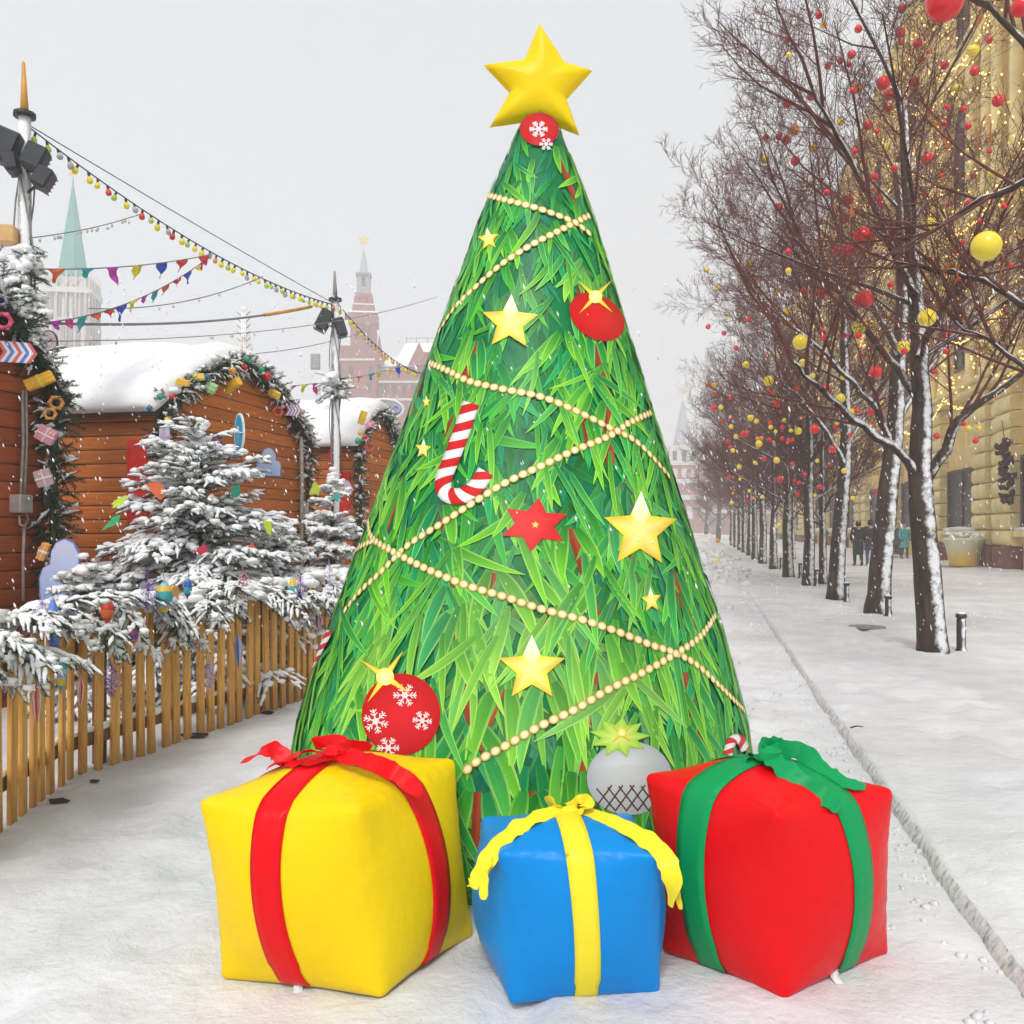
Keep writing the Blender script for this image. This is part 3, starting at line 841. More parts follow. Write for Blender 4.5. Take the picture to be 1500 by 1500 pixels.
# ---------------------------------------------------------------- fir twigs with needles and snow
def twig(Fm, Sm, p0, d, L, nl=.026, dens=75, snow=.8, sr=.016, droop=.25, wn=.0032, frost=0, stem=.004):
    d = V(d).normalized(); n = max(3, int(L/.05)); pts = [V(p0)]; dd = d.copy()
    for i in range(n):
        dd = (dd+V((U(-.05, .05), U(-.05, .05), -droop/n+U(-.03, .03)))).normalized(); pts.append(pts[-1]+dd*(L/n))
    Fm.tube(pts, [stem*(1-.6*i/n) for i in range(n+1)], 3, 1, cap=False)
    m_ = int(L*dens)
    for k in range(m_):
        t = (k+R.random())/m_*n; i = min(n-1, int(t)); p = pts[i].lerp(pts[i+1], t-i); ax = (pts[i+1]-pts[i]).normalized()
        o1 = ax.orthogonal().normalized(); o2 = ax.cross(o1)
        for _ in range(3):
            a = U(0, 2*pi); rd = o1*cos(a)+o2*sin(a); nd = (ax*U(.6, 1.0)+rd).normalized(); l_ = nl*U(.7, 1.15)*(1-.3*t/n)
            sd = nd.cross(rd).normalized() if nd.cross(rd).length > 1e-6 else o2
            q = p+nd*l_; w_ = sd*wn/2
            Fm.face((Fm.vert(p-w_), Fm.vert(p+w_), Fm.vert(q+w_*.5), Fm.vert(q-w_*.5)), 2 if R.random() < frost else 0)
    if Sm is not None:
        i = 0
        while i < n:
            if R.random() < snow:
                j = min(n, i+R.randint(2, 4)); seg = []; rr = []; k_ = (j-i)*2
                for q in range(k_+1):
                    t = i+q/2; a = min(n-1, int(t)); p = pts[a].lerp(pts[a+1], t-a); e = sin(pi*(q+.35)/(k_+.7))
                    s_ = sr*(.35+.65*e)*U(.65, 1.35)*(1-.35*t/n)
                    seg.append(p+V((U(-.003, .003), U(-.003, .003), s_*.55))); rr.append(s_)
                Sm.tube(seg, rr, 6, 0, True, .75, V((0, 0, 1)))
                if R.random() < .55: Sm.blob(seg[len(seg)//2]+V((0, 0, sr*.2)), sr*U(1.2, 2.1), (1.15, 1.15, .62), .7, 3, 6)
                i = j
            else: i += 1
    return pts
def spray(Fm, Sm, p0, d, L, n=9, spread=.9, droop=.4, sub=.55, **kw):
    """a fir branch: main stem with side twigs in a flat fan"""
    pts = twig(Fm, Sm, p0, d, L, droop=droop, stem=.007, **kw); m_ = len(pts)-1
    for k in range(n):
        t = .12+.82*k/n; f = t*m_; i = min(m_-1, int(f)); p = pts[i].lerp(pts[i+1], f-i); ax = (pts[i+1]-pts[i]).normalized()
        sd = ax.cross(V((0, 0, 1)));  sd = sd.normalized() if sd.length > 1e-3 else V((1, 0, 0))
        for s_ in (-1, 1):
            if R.random() < .1: continue
            dd = (ax*1.0+sd*s_*spread*U(.7, 1.2)+V((0, 0, U(-.2, .15)))).normalized()
            twig(Fm, Sm, p, dd, L*sub*(1-.62*t)*U(.75, 1.2), droop=droop*.7, **kw)
FIRM = None
FMATS = [M['needle'], M['bark_twig'], M['needle_frost']]

# ---------------------------------------------------------------- picket fence
M['picket'] = None
def picket_mat():
    n = NT('honey_pine_picket'); co = n.coord(); mp = n.n('ShaderNodeMapping'); mp.inputs['Scale'].default_value = (22, 22, 2.2); n.l(co, mp.inputs[0])
    oi = n.n('ShaderNodeObjectInfo'); f = n.noise(1.6, 5, .6, mp.outputs[0], dist=1.2)
    c = n.mix(n.ramp(f, [(.32, 0), (.72, 1)]), (.62, .275, .045), (.93, .54, .13))
    c = n.mix(n.ramp(oi.outputs['Random'], [(0, 0), (1, .40)]), c, (.46, .19, .05))
    z = n.sep(co)[2]; wet = n.ramp(n.math('ADD', z, n.math('MULTIPLY', n.noise(6), .25)), [(.12, 1), (.42, 0)])
    c = n.mix(n.math('MULTIPLY', wet, .55), c, (.17, .065, .025))
    n.color(c); n.rough(.6, .3); n.bump(f, .25, .004); return n.mat
M['picket'] = picket_mat(); M['rail'] = simple('dark_wet_pine', (.22, .095, .035), .7, .4, 7, .3)
FA = -3.36; PITCH = .121
FPATH = [V((-2.40, 3.45, 0)), V((-2.565, 5.15, 0)), V((-1.84, 7.55, 0))]; FPATH.append(FPATH[2]+V((ST, CT, 0))*4.2)
FLEN = [(b-a).length for a, b in zip(FPATH, FPATH[1:])]; FTOT = sum(FLEN)
def fpos(s):
    """point on the fence line and its heading"""
    s = max(0, min(FTOT-1e-6, s))
    for i, l_ in enumerate(FLEN):
        if s < l_ or i == 2:
            t_ = (FPATH[i+1]-FPATH[i]).normalized()
            if i > 0 and s < .5: t_ = ((FPATH[i]-FPATH[i-1]).normalized().lerp(t_, .5+s)).normalized()
            return FPATH[i]+(FPATH[i+1]-FPATH[i])*(s/l_), t_
        s -= l_
FS = [(k*.01, fpos(k*.01)[0]) for k in range(int(FTOT*100))]
def fence_s(px): return min(FS, key=lambda q: abs(750+q[1].x*F/q[1].y-px))[0]
def FD(px, off):
    p = fpos(fence_s(px))[0]; return p.y-off
fence = thing('picket_fence', 'honey-coloured wooden picket fence with snowy top beside the wooden huts', 'fence', FPATH[0])
npk = int(FTOT/PITCH); FO = FPATH[0]
def fmat(s):
    p, t_ = fpos(s); return Matrix.Translation(p-FO) @ Matrix.Rotation(-atan2(t_.x, t_.y), 4, 'Z')
for i in range(npk):
    y = i*PITCH+U(-.014, .014); w_ = .063*U(.9, 1.12); h = 1.06+U(-.06, .05); th = .022; x0 = U(-.004, .004)
    pm = MB(); pr = []
    for k in range(9):
        a = pi*k/8; pr.append((cos(a)*w_*.56, h-w_*.5+sin(a)*w_*.62))
    prof = [(w_/2, 0), (w_/2, h-.17), (w_*.36, h-.11)]+pr+[(-w_*.36, h-.11), (-w_/2, h-.17), (-w_/2, 0)]
    fr = fmat(y) @ Matrix.Translation(V((x0, 0, 0))) @ Matrix.Rotation(pi/2+U(-.06, .06), 4, 'Z') @ Matrix.Rotation(U(-.024, .024), 4, 'Y')
    pm.plate([(x, z) for x, z in prof], th, fr)
    pm.build('picket', M['picket'], fence, smooth=False)
acc = 0
for i, l_ in enumerate(FLEN):
    e = fmat(acc+l_*.5); e.translation = FPATH[i]-FO
    t_ = (FPATH[i+1]-FPATH[i]).normalized(); e = Matrix.Translation(FPATH[i]-FO) @ Matrix.Rotation(-atan2(t_.x, t_.y), 4, 'Z')
    for z in (.24, .80):
        r_ = MB(); r_.bbox(-.062, -.017, .02, l_-.02, z-.04, z+.04, .005, 0, e); r_.build('rail', M['rail'], fence, smooth=False)
    acc += l_
for k in range(5):
    r_ = MB(); r_.bbox(-.125, -.065, -.035, .035, -.05, .98, .006, 0, fmat(.3+k*1.75)); r_.build('post', M['rail'], fence, smooth=False)
sn = MB()
y = 0
while y < FTOT-.4:
    L = U(.3, .8); pts = []; rr = []
    for q in range(7): pts.append(fmat(y+L*q/6) @ V((-.04+U(-.006, .006), 0, .285+U(-.004, .01)))); rr.append(.030*(.5+.5*sin(pi*(q+.5)/7))*U(.8, 1.2))
    sn.tube(pts, rr, 7, 0, True, .8); y += L*U(.85, 1.1)
y = 0
while y < FTOT:                                             # snow lying along the top
    if R.random() < .8: sn.blob(fmat(y) @ V((U(-.05, .02), 0, 1.02+U(-.05, .06))), U(.035, .075), (1.0, 1.25, .7), .55, 2.6, 10)
    y += U(.05, .10)
for i in range(npk):
    if R.random() < .55: sn.blob(fmat(i*PITCH) @ V((0, 0, 1.075+U(-.02, .0))), U(.028, .042), (1.0, 1.0, .8), .3, 2, 7)
sn.build('snow_cover', M['snow'], fence)

# snow-laden fir branches hung over the fence
nb = 17; ordn = ['first', 'second', 'third', 'fourth', 'fifth', 'sixth', 'seventh', 'eighth', 'ninth', 'tenth', 'eleventh', 'twelfth', 'thirteenth', 'fourteenth', 'fifteenth', 'sixteenth', 'seventeenth', 'eighteenth', 'nineteenth', 'twentieth', 'twenty-first', 'twenty-second']
for i in range(nb):
    sp_ = .35+i*(FTOT-1.6)/nb+U(-.06, .06); p, hd_ = fpos(sp_)
    root = thing('fir_branch', 'snow-laden fir branch hung over the picket fence, %s from its near end' % ordn[i], 'fir branch', p, -atan2(hd_.x, hd_.y), 'fir branches along the picket fence')
    f = MB(); s_ = MB()
    for k in range(R.choice((4, 4, 5))):
        yd = U(-.75, 1.0); st_ = V((U(-.06, .04), U(-.12, .12), U(.92, 1.08)))
        spray(f, s_, st_, V((U(.35, .8), yd, U(-.35, .35))), U(.32, .56), 8, 1.0, U(.6, 1.2), .50, nl=.026, dens=190, snow=.52, sr=.0145, wn=.0034, frost=.28)
    for k in range(4): s_.blob((U(-.05, .1), U(-.2, .2), U(.98, 1.10)), U(.035, .075), (1.1, 1.4, .6), .6, 2.6, 10)
    f.build('foliage', FMATS, root); s_.build('snow_load', M['snow'], root)

# ---------------------------------------------------------------- painted ornaments on the fence
def colmix(cs): return lambda i, j: cs[(i//1) % len(cs)]
def spindle(px, py, hpx, cols, name, label, cat, prof='drop', a=.36, lean=.0, wk=.26, vert=False):
    d = FD(px, a); h = hpx*d/F; c = P(px, py, d); wk *= .82
    root_loc = (c.x, c.y, c.z-h/2); m_ = MB(); n = 12; pr = []
    K = 14
    for k in range(K+1):
        u = k/K
        if prof == 'drop': r = wk*h*sin(pi*min(1, u**.8*.98+.02))**1.1*(.35+.65*u if u < .6 else 1)
        elif prof == 'fish': r = wk*h*(sin(pi*u)**.9)*(1 if u > .18 else .55)
        elif prof == 'egg': r = wk*h*sin(pi*(u**1.15))**.8
        else: r = wk*h*(.35+.65*u)*(1 if u < .9 else (1-u)/.1)
        pr.append((max(.0006, r), u*h))
    if vert: cf = lambda i, j: cols[j % len(cols)]
    else: cf = lambda i, j: cols[int(i*len(cols)/K*1.9) % len(cols)] if len(cols) > 1 else cols[0]
    m_.lathe(pr, n, 0, (0, 0, 0), cf)
    m_.tube([(0, 0, h), (-.004, 0, h+.05)], .0022, 4, 0, True, colf=lambda t: (.25, .2, .15))
    o = m_.build(name, M['paint']); o.location = root_loc; o.rotation_euler = (lean, lean*.7, U(0, 3)); return tag(o, label, cat, 'painted ornaments on the picket fence')
def tinsel(px, py, hpx, wpx, cols, label, a=.34, name='tinsel_cluster', grp='painted ornaments on the picket fence'):
    d = FD(px, a); h = hpx*d/F; w_ = wpx*d/F; c = P(px, py, d); m_ = MB()
    for k in range(240):
        u = R.random(); rr = w_/2*(sin(pi*(u*.86+.1))**.7)*(1 if u > .3 else .3+u*2.3)
        a_ = U(0, 6.28); q = V((cos(a_)*rr*sqrt(R.random()), sin(a_)*rr*sqrt(R.random()), (u-.5)*h))
        dd = V((U(-1, 1), U(-1, 1), U(-.6, .8))).normalized(); sd = dd.orthogonal().normalized(); l_ = U(.010, .022); wv = .0022
        col = R.choice(cols); m_.quad(q-sd*wv, q+sd*wv, q+dd*l_+sd*wv, q+dd*l_-sd*wv, 0, col)
    m_.tube([(0, 0, -h*.5), (0, 0, h*.5), (-.01, 0, h*.5+.06)], .003, 4, 0, True, colf=lambda t: cols[0])
    o = m_.build(name, M['paint'], smooth=False); o.location = c; return tag(o, label, 'tinsel', grp)
RD = (.55, .03, .03); BL = (.03, .10, .45); YL = (.75, .50, .04); TE = (.05, .35, .38); PU = (.20, .06, .36); LI = (.42, .32, .62); PK = (.62, .25, .28); OR = (.70, .16, .03); LB_ = (.30, .48, .68); CR = (.75, .66, .50); GR = (.05, .40, .12); LM = (.42, .62, .05)
FISH = [(35, 945, 66, (RD, OR, BL), 'painted_spindle', 'red and blue painted teardrop ornament at the left end of the fence', 'drop', .24),
        (80, 918, 92, (BL, (.10, .2, .6), LI), 'painted_spindle', 'long blue spindle ornament on the fence near its left end', 'fish', .14),
        (54, 1030, 70, (CR, RD, PK), 'painted_spindle', 'pink striped spindle hanging low on the leftmost pickets', 'drop', .17),
        (157, 896, 40, (RD, OR), 'painted_egg', 'orange red egg ornament on the snowy fence top', 'egg', .30),
        (195, 925, 52, (PU, OR, PU, (.5, .1, .2)), 'painted_spindle', 'purple and orange banded spindle ornament on the fence', 'fish', .20),
        (240, 877, 54, (TE, YL, LB_, TE), 'painted_egg', 'large teal and yellow striped egg ornament on the fence top', 'egg', .28),
        (274, 862, 34, (BL, TE), 'painted_spindle', 'small blue spindle ornament on the fence top right of the teal egg', 'fish', .22),
        (287, 930, 34, (OR, RD), 'painted_egg', 'orange egg ornament between fir branches halfway along the fence', 'egg', .26),
        (350, 953, 54, (LB_, PK, BL), 'painted_spindle', 'light blue and pink spindle hanging below fir branches on the fence', 'drop', .22),
        (428, 870, 54, (TE, YL, LB_), 'painted_spindle', 'teal and yellow spindle ornament near the right end of the visible fence', 'fish', .18),
        (467, 908, 36, (LB_, RD), 'painted_spindle', 'blue and red teardrop ornament on the fence beside the inflatable tree', 'drop', .26),
        (117, 1013, 50, (PK, RD, CR), 'painted_spindle', 'pink spindle hanging low between the pickets', 'drop', .18),
        (88, 985, 66, (TE, YL, LB_), 'painted_spindle', 'pale teal spindle hanging low beside the pink striped one', 'fish', .13),
        (135, 942, 44, (YL, OR), 'painted_spindle', 'small yellow spindle behind a fir branch on the fence', 'drop', .2)]
for px, py, hp, cols, nm, lab, pf, wk in FISH: spindle(px, py, hp, cols, nm, lab, 'ornament', pf, lean=U(-.12, .12), wk=wk, vert=(pf == 'drop'))
PUR = (PU, (.35, .18, .6), (.55, .45, .75)); LIL = (LI, (.6, .5, .75), (.75, .7, .82))
for px, py, hp, wp, cs, lab in ((163, 998, 46, 22, PUR, 'purple tinsel bunch hanging low on the pickets'), (217, 872, 42, 26, PUR, 'purple tinsel bunch beside the teal egg on the fence top'), (62, 905, 46, 20, LIL, 'lilac tinsel bunch on the snowy left end of the fence'),
        (104, 890, 32, 16, LIL, 'small lilac tinsel on the fence top left of the orange egg'), (307, 990, 38, 14, LIL, 'lilac tinsel strip hanging low halfway along the fence'), (440, 862, 34, 16, PUR, 'purple tinsel beside the teal and yellow spindle'), (483, 843, 28, 14, LIL, 'lilac tinsel on the fence top beside the inflatable tree'), (357, 853, 22, 20, (PK, PU, RD), 'pink and purple tinsel on the snowy fence top')):
    tinsel(px, py, hp, wp, cs, lab)

# ---------------------------------------------------------------- fir trees behind the fence
def fir_tree(base, h, r, label, nlev, seed, dens=70, topk=.12):
    global R
    keep = R; R = random.Random(seed)
    root = thing('snowy_fir_tree', label, 'fir tree', base, 0, 'snowy fir trees behind the fence')
    tk = MB(); tk.tube([(0, 0, 0), (.01, 0, h*.5), (0, .01, h)], [.055, .035, .006], 8); tk.build('trunk', M['bark_twig'], root)
    f = MB(); s_ = MB()
    for lv in range(nlev):
        u = lv/(nlev-1); z = lerp(.30, h*.97, u); L0 = r*(1-u)**.44+topk*r*.7
        nbr = max(5, int(round(lerp(15, 8, u)))); off = U(0, 6.28)
        for k in range(nbr):
            a = off+2*pi*k/nbr+U(-.2, .2); L = L0*U(.8, 1.15); el = lerp(-.05, .85, u**1.5)
            spray(f, s_, (0, 0, z+U(-.12, .12)), V((cos(a), sin(a), el+U(-.15, .35))), L, max(4, int(9*L/r)), .8, .75-.3*u, .55, nl=.034, dens=dens*1.25, snow=.75, sr=.022, wn=.0042, frost=.28)
    f.build('foliage', FMATS, root); s_.build('snow_load', M['snow'], root)
    R = keep; return root
pf = P(292, 775, 7.7); fir_tree((pf.x, pf.y, 0), 2.34, .96, 'big bushy fir tree heaped with snow in front of the arched wooden hut', 17, 21, 105)
pf = P(486, 775, 10.4); fir_tree((pf.x, pf.y, 0), 2.12, .44, 'narrow snowy fir tree between the huts, half behind the inflatable tree', 13, 5, 80)
pf = P(405, 775, 8.6); fir_tree((pf.x, pf.y, 0), 1.55, .62, 'low snowy fir tree right of the big fir behind the fence', 11, 31, 85)
pf = P(150, 775, 6.9); fir_tree((pf.x-.15, pf.y, 0), 1.22, .42, 'small snowy fir tree left of the big fir beside the blue cloud board', 8, 41, 85)

# ---------------------------------------------------------------- wooden huts
def plank_mat(name, c1, c2, pitch=.145):
    n = NT(name); co = n.coord(); x, y, z = n.sep(co)
    u = n.math('DIVIDE', z, pitch); fr = n.math('FRACT', u); fl = n.math('FLOOR', u)
    wn = n.n('ShaderNodeTexWhiteNoise', noise_dimensions='1D'); n.l(fl, wn.inputs['W'])
    mp = n.n('ShaderNodeMapping'); mp.inputs['Scale'].default_value = (1.6, 1.6, 26); n.l(co, mp.inputs[0])
    f = n.noise(2.2, 6, .62, mp.outputs[0], dist=.8)
    c = n.mix(n.ramp(f, [(.3, 0), (.72, 1)]), c1, c2)
    c = n.mix(n.math('MULTIPLY', wn.outputs['Value'], .45), c, [q*.55 for q in c1])
    gr = n.math('MAXIMUM', n.math('LESS_THAN', fr, .045), n.math('GREATER_THAN', fr, .965))
    c = n.mix(n.math('MULTIPLY', gr, .85), c, (.035, .012, .006)); n.color(c); n.rough(.55, .3)
    pf_ = n.math('SUBTRACT', 1.0, n.math('POWER', n.math('ABSOLUTE', n.math('SUBTRACT', n.math('MULTIPLY', fr, 2), 1)), 6))
    n.bump(n.math('ADD', pf_, n.math('MULTIPLY', f, .12)), .6, .02); return n.mat
M['plank'] = plank_mat('orange_stained_planks', (.46, .105, .014), (.72, .235, .036))
M['plank_red'] = plank_mat('red_brown_planks', (.30, .055, .014), (.50, .115, .026))
M['trim_red'] = simple('red_painted_trim', (.62, .02, .012), .45, .2, 10, .1)
M['roofing'] = simple('dark_roof_board', (.045, .025, .016), .8, .3, 10, .3)
HA = -5.5
def hut_profile(L, eave, rise, n=20):
    return [(L*k/n, eave+rise*(.55*sin(pi*k/n)**.9+.45*(1-abs(2*k/n-1)**1.5))) for k in range(n+1)]
HUTS = {}
def hut(t0, L, eave, rise, label, depth=2.7, side_shelf=False, red=True, mat='plank', snowth=.22):
    root = thing('wooden_hut', label, 'wooden hut', S(HA, t0), -TH, 'snow-roofed wooden market huts')
    pr = hut_profile(L, eave, rise)
    w_ = MB(); fr = MB()
    # gable front (x = 0 plane, thick), back, side walls
    for x, nm in ((0, fr), (-depth, w_)):
        a = [nm.vert((x, y, z)) for y, z in [(0, 0)]+pr+[(L, 0)]]; bq = [nm.vert((x-.06, y, z)) for y, z in [(0, 0)]+pr+[(L, 0)]]
        nm.face(a); nm.face(bq[::-1])
        for i in range(len(a)): j = (i+1) % len(a); nm.face((a[j], a[i], bq[i], bq[j]))
    for y0, y1 in ((.0, .06), (L-.06, L)): w_.box(-depth+.003, -.063, y0+.002, y1-.002, 0, eave-.01)
    fr.build('front_gable', M['plank_red'] if mat == 'plank_red' else M['plank'], root, smooth=False)
    w_.build('wall', M[mat], root, smooth=False)
    rf = MB(); ov = .16
    def sheet(mb, off, th, x0, x1, wob=0, n=30, nx=10, edge=.0, rnd=False):
        pts = hut_profile(L, eave, rise, n)
        # extend the eaves outward
        s0 = V((0, pts[1][0]-pts[0][0], pts[1][1]-pts[0][1])).normalized(); s0 = V((0, .8, .5)).normalized()
        P2 = [(-ov*.9, eave-ov*.55)]+pts+[(L+ov*.9, eave-ov*.55)]
        top = []; bot = []
        for ix in range(nx+1):
            x = lerp(x0, x1, ix/nx); rt = []; rbm = []
            for i, (y, z) in enumerate(P2):
                a_ = P2[max(0, i-1)]; b_ = P2[min(len(P2)-1, i+1)]
                nrm = V((0, -(b_[1]-a_[1]), b_[0]-a_[0])).normalized()
                e = 1.0
                if rnd:
                    u = i/(len(P2)-1); e = min(1, sqrt(max(0.0, 1-(1-min(1, min(u, 1-u)*9+.12))**2)))*min(1, sqrt(max(0, 1-(1-min(1, min(ix, nx-ix)/nx*8+.15))**2)))
                t_ = off+th*e+(wob*fbm(x*1.3+t0, y*1.3, 1.0) if wob else 0)*e
                rt.append(mb.vert(V((x, y, z))+nrm*t_)); rbm.append(mb.vert(V((x, y, z))+nrm*off))
            top.append(rt); bot.append(rbm)
        for ix in range(nx):
            for i in range(len(P2)-1):
                mb.face((top[ix][i], top[ix][i+1], top[ix+1][i+1], top[ix+1][i])); mb.face((bot[ix][i], bot[ix+1][i], bot[ix+1][i+1], bot[ix][i+1]))
            for i in (0, len(P2)-1): mb.face((top[ix][i], top[ix+1][i], bot[ix+1][i], bot[ix][i]))
        for ix in (0, nx):
            for i in range(len(P2)-1): mb.face((top[ix][i], top[ix][i+1], bot[ix][i+1], bot[ix][i]))
    sheet(rf, .012, .045, -depth-.1, .12); rf.build('roof', M['roofing'], root, smooth=False)
    sw = MB(); sheet(sw, .060, snowth, -depth-.12, .13, .07, 34, 22, rnd=True); sw.build('snow_cover', M['snow'], root)
    if side_shelf:
        sh = MB(); sh.bbox(-depth+.1, -.2, -.24, -.003, .98, 1.03, .006); sh.build('shelf', M['rail'], root, smooth=False)
        ss = MB(); q = [(-depth+.1+(depth-.3)*k/16, -.12, 1.075+.012*fbm(k, 1, .7)) for k in range(17)]; ss.tube(q, [.05]+[.075+.012*fbm(k, 4, .9) for k in range(15)]+[.05], 10, 0, True, 1.25); ss.build('shelf_snow', M['snow'], root)
    if red:
        tr = MB(); tr.bbox(-.30, -.07, -.03, -.002, 1.55, 2.42, .005); tr.build('red_trim', M['trim_red'], root, smooth=False)
    HUTS[t0] = (root, L, eave, rise); return root
def tt(px): d = AD(px, HA); return S(0, 0) and (PA(px, 775, HA).x*ST+PA(px, 775, HA).y*CT)
h1e = tt(66); h2a, h2b = tt(226), tt(442); h3a = tt(519); 
hut(h1e-3.3, 3.3, 2.66, 1.15, 'red-brown plank hut at the left edge with a thick fir garland down its corner', mat='plank_red', red=False, snowth=.16)
hut(h2a, h2b-h2a, 2.72, .74, 'orange plank hut with arched garlanded gable behind the big snowy fir', side_shelf=True)
hut(h3a, 2.0, 2.86, .62, 'small plank hut with red side trim and thick roof snow, right of the arched hut')
hut(h3a+3.6, 3.0, 2.75, .55, 'far red plank hut with a snow roof, half hidden by the inflatable tree', mat='plank_red', red=False)
b_ = MB(); b_.bbox(-2.2, -.07, -.30, -.0035, .2, .22, .004); 

# fir garlands on the hut fronts
def garland(pts, rad_, name_label, dens=75, snow=.16, origin=None, nl=.04):
    org = V(pts[0]); root = thing('fir_garland', name_label, 'garland', org, 0, 'fir garlands framing the hut fronts'); f = MB(); s_ = MB()
    core = [V(p)-org for p in pts]; f.tube(core, rad_*.18, 7, 0)
    for a, b in zip(core, core[1:]):
        L = (b-a).length; n = max(1, int(L*dens))
        for k in range(n):
            p = a.lerp(b, R.random()); d = V((U(-1, 1), U(-1, 1), U(-1, .8))).normalized()
            twig(f, s_ if R.random() < snow*2.2 else None, p+d*rad_*.25, d, rad_*U(.7, 1.2), nl=nl, dens=120, snow=.75, sr=.016, droop=.3, wn=.006, frost=.10)
        for _ in range(int(L*9*(1 if abs((b-a).normalized().z) < .85 else .25))): s_.blob(a.lerp(b, R.random())+V((U(-.08, .06), U(-.06, .06), rad_*U(.45, .95))), rad_*U(.22, .5), (1, 1.25, .6), .6, 2.5, 9)
    f.build('foliage', FMATS, root); s_.build('snow_load', M['snow'], root); return root
def arch_pts(t0, L, eave, rise, x=.10, both=True, n=16):
    out = []
    pr = hut_profile(L, eave+.02, rise, n); lo = .05
    if both == 'right': seq = pr[n//3:]+[(L-.02, z) for z in (2.1, 1.6, 1.1, .6, .1)]
    else: seq = [(0.02, z) for z in (.1, .6, 1.1, 1.6, 2.1)]+pr+([(L-.02, z) for z in (2.1, 1.6, 1.1, .6, .1)] if both is True else [])
    return [S(HA+x, t0+y, z) for y, z in seq]
garland(arch_pts(h1e-3.3, 3.3, 2.66, 1.15, both='right'), .19, 'thick dark fir garland down the corner of the leftmost hut', 150, .10)
garland(arch_pts(h2a, h2b-h2a, 2.72, .74), .165, 'long arched fir garland with baubles framing the orange hut gable', 135, .20)
garland(arch_pts(h3a, 2.0, 2.86, .62), .14, 'narrow fir garland framing the small hut beside the inflatable tree', 120, .2)

# cable conduit with junction box on the first hut
c_ = LB(PA(33, 600, HA+.03)); o0 = PA(33, 600, HA+.03)
cd = thing('cable_conduit', 'pale grey cable bundle with junction box on the corner of the leftmost hut', 'conduit', o0)
for dx in (0, 5): 
    m_ = LB(o0); m_.tube([PA(33+dx, 572, HA+.05), PA(34+dx, 650, HA+.04), PA(30+dx, 730, HA+.05)], .012, 6); m_.build('cable', M['pipe'], cd)
m_ = LB(o0); m_.tube([PA(28, 755, HA+.05), PA(29, 768, HA+.08), PA(36, 772, HA+.08), PA(41, 760, HA+.05), PA(38, 750, HA+.05)], .009, 5); m_.tube([PA(36, 768, HA+.05), PA(34, 810, HA+.04), PA(34, 880, HA+.05)], .012, 6); m_.build('cable', M['pipe'], cd)
m_ = LB(o0); q = PA(31, 738, HA+.05); m_.bbox(-.055, .055, -.075, .075, -.075, .075, .01, 0, Matrix.Translation(q) @ Matrix.Rotation(-TH, 4, 'Z')); m_.build('junction_box', M['pipe'], cd, smooth=False)
for px, wd in ((441, .018),):
    o0 = PA(px, 775, HA+.1); root = thing('drainpipe', 'grey pipe down the right corner of the arched hut', 'pipe', o0)
    m_ = LB(o0); m_.tube([PA(px, 640, HA+.22), PA(px+1, 700, HA+.22), PA(px, 860, HA+.22)], wd*1.4, 7); m_.build('tube', M['pipe'], root); m_ = LB(o0); m_.bbox(-.05, .05, -.05, .05, -.09, .09, .008, 0, Matrix.Translation(PA(px+5, 745, HA+.22))); m_.build('junction_box', M['pipe'], root, smooth=False)

# ---------------------------------------------------------------- boards and trinkets on the huts
def frame_at(p, yaw=-TH+pi/2, roll=0, tilt=0): return Matrix.Translation(p) @ Matrix.Rotation(yaw, 4, 'Z') @ Matrix.Rotation(roll, 4, 'Y') @ Matrix.Rotation(tilt, 4, 'X')
def board(px, py, a, outline, col, name, label, cat, roll=0, inner=None, incol=None, th=.02, grp=None, yaw=-TH+pi/2):
    p = PA(px, py, a); k = p.y/F*1.0; m_ = MB(); fr = Matrix.Rotation(yaw, 4, 'Z') @ Matrix.Rotation(roll, 4, 'Y')
    fs = abs(cos(yaw)) if abs(cos(yaw)) > .2 else .2
    m_.plate([(x*k/(.30 if yaw == -TH+pi/2 else 1.0)*(.30 if False else 1), z*k) for x, z in outline], th, fr, 0, col)
    if inner: m_.plate([(x*k, z*k) for x, z in inner], th+.006, fr, 0, incol)
    o = m_.build(name, M['paint'], smooth=False); o.location = p; return tag(o, label, cat, grp)
def oval(rx, rz, n=20): return [(cos(2*pi*i/n)*rx, sin(2*pi*i/n)*rz) for i in range(n)]
cloud = [(-40, -48), (40, -48), (42, -10), (36, 4), (24, 6), (24, 26), (14, 44), (0, 50), (-14, 44), (-22, 30), (-24, 10), (-36, 4), (-42, -12)]
def cloud_board(p, s, label, yaw, name='cloud_board'):
    root = thing(name, label, 'painted board', p, yaw, 'pale blue cloud boards by the huts')
    m_ = MB(); m_.plate([(x*s, z*s) for x, z in cloud], .02, Matrix.Identity(4))
    n = bpy.data.materials.get('cloud_paint')
    m_.build('panel', M['cloud'], root, smooth=False)
    o2 = [(x*s*1.09, z*s*1.06) for x, z in cloud]; e = MB(); e.plate(o2, .012, Matrix.Translation((0, .006, 0))); e.build('rim', M['cloud_rim'], root, smooth=False)
def cloud_mat():
    n = NT('cloud_paint'); co = n.coord(); z = n.sep(co)[2]
    n.color(n.ramp(n.math('MULTIPLY_ADD', z, 1.1, .5), [(.05, (.16, .32, .72)), (.45, (.42, .52, .78)), (.9, (.62, .66, .80))])); n.rough(.5, .3); return n.mat
M['cloud'] = cloud_mat(); M['cloud_rim'] = simple('violet_blue_rim', (.17, .18, .45), .5, .1, 8, 0)
d_ = 7.0; cloud_board(P(95, 836, d_), .0049, 'large pale blue cloud-shaped board left of the big fir', -.12)
q = PA(393, 677, HA+.12); cloud_board(q, .0036, 'small pale blue cloud board on the orange hut gable', -TH+pi/2-.9)
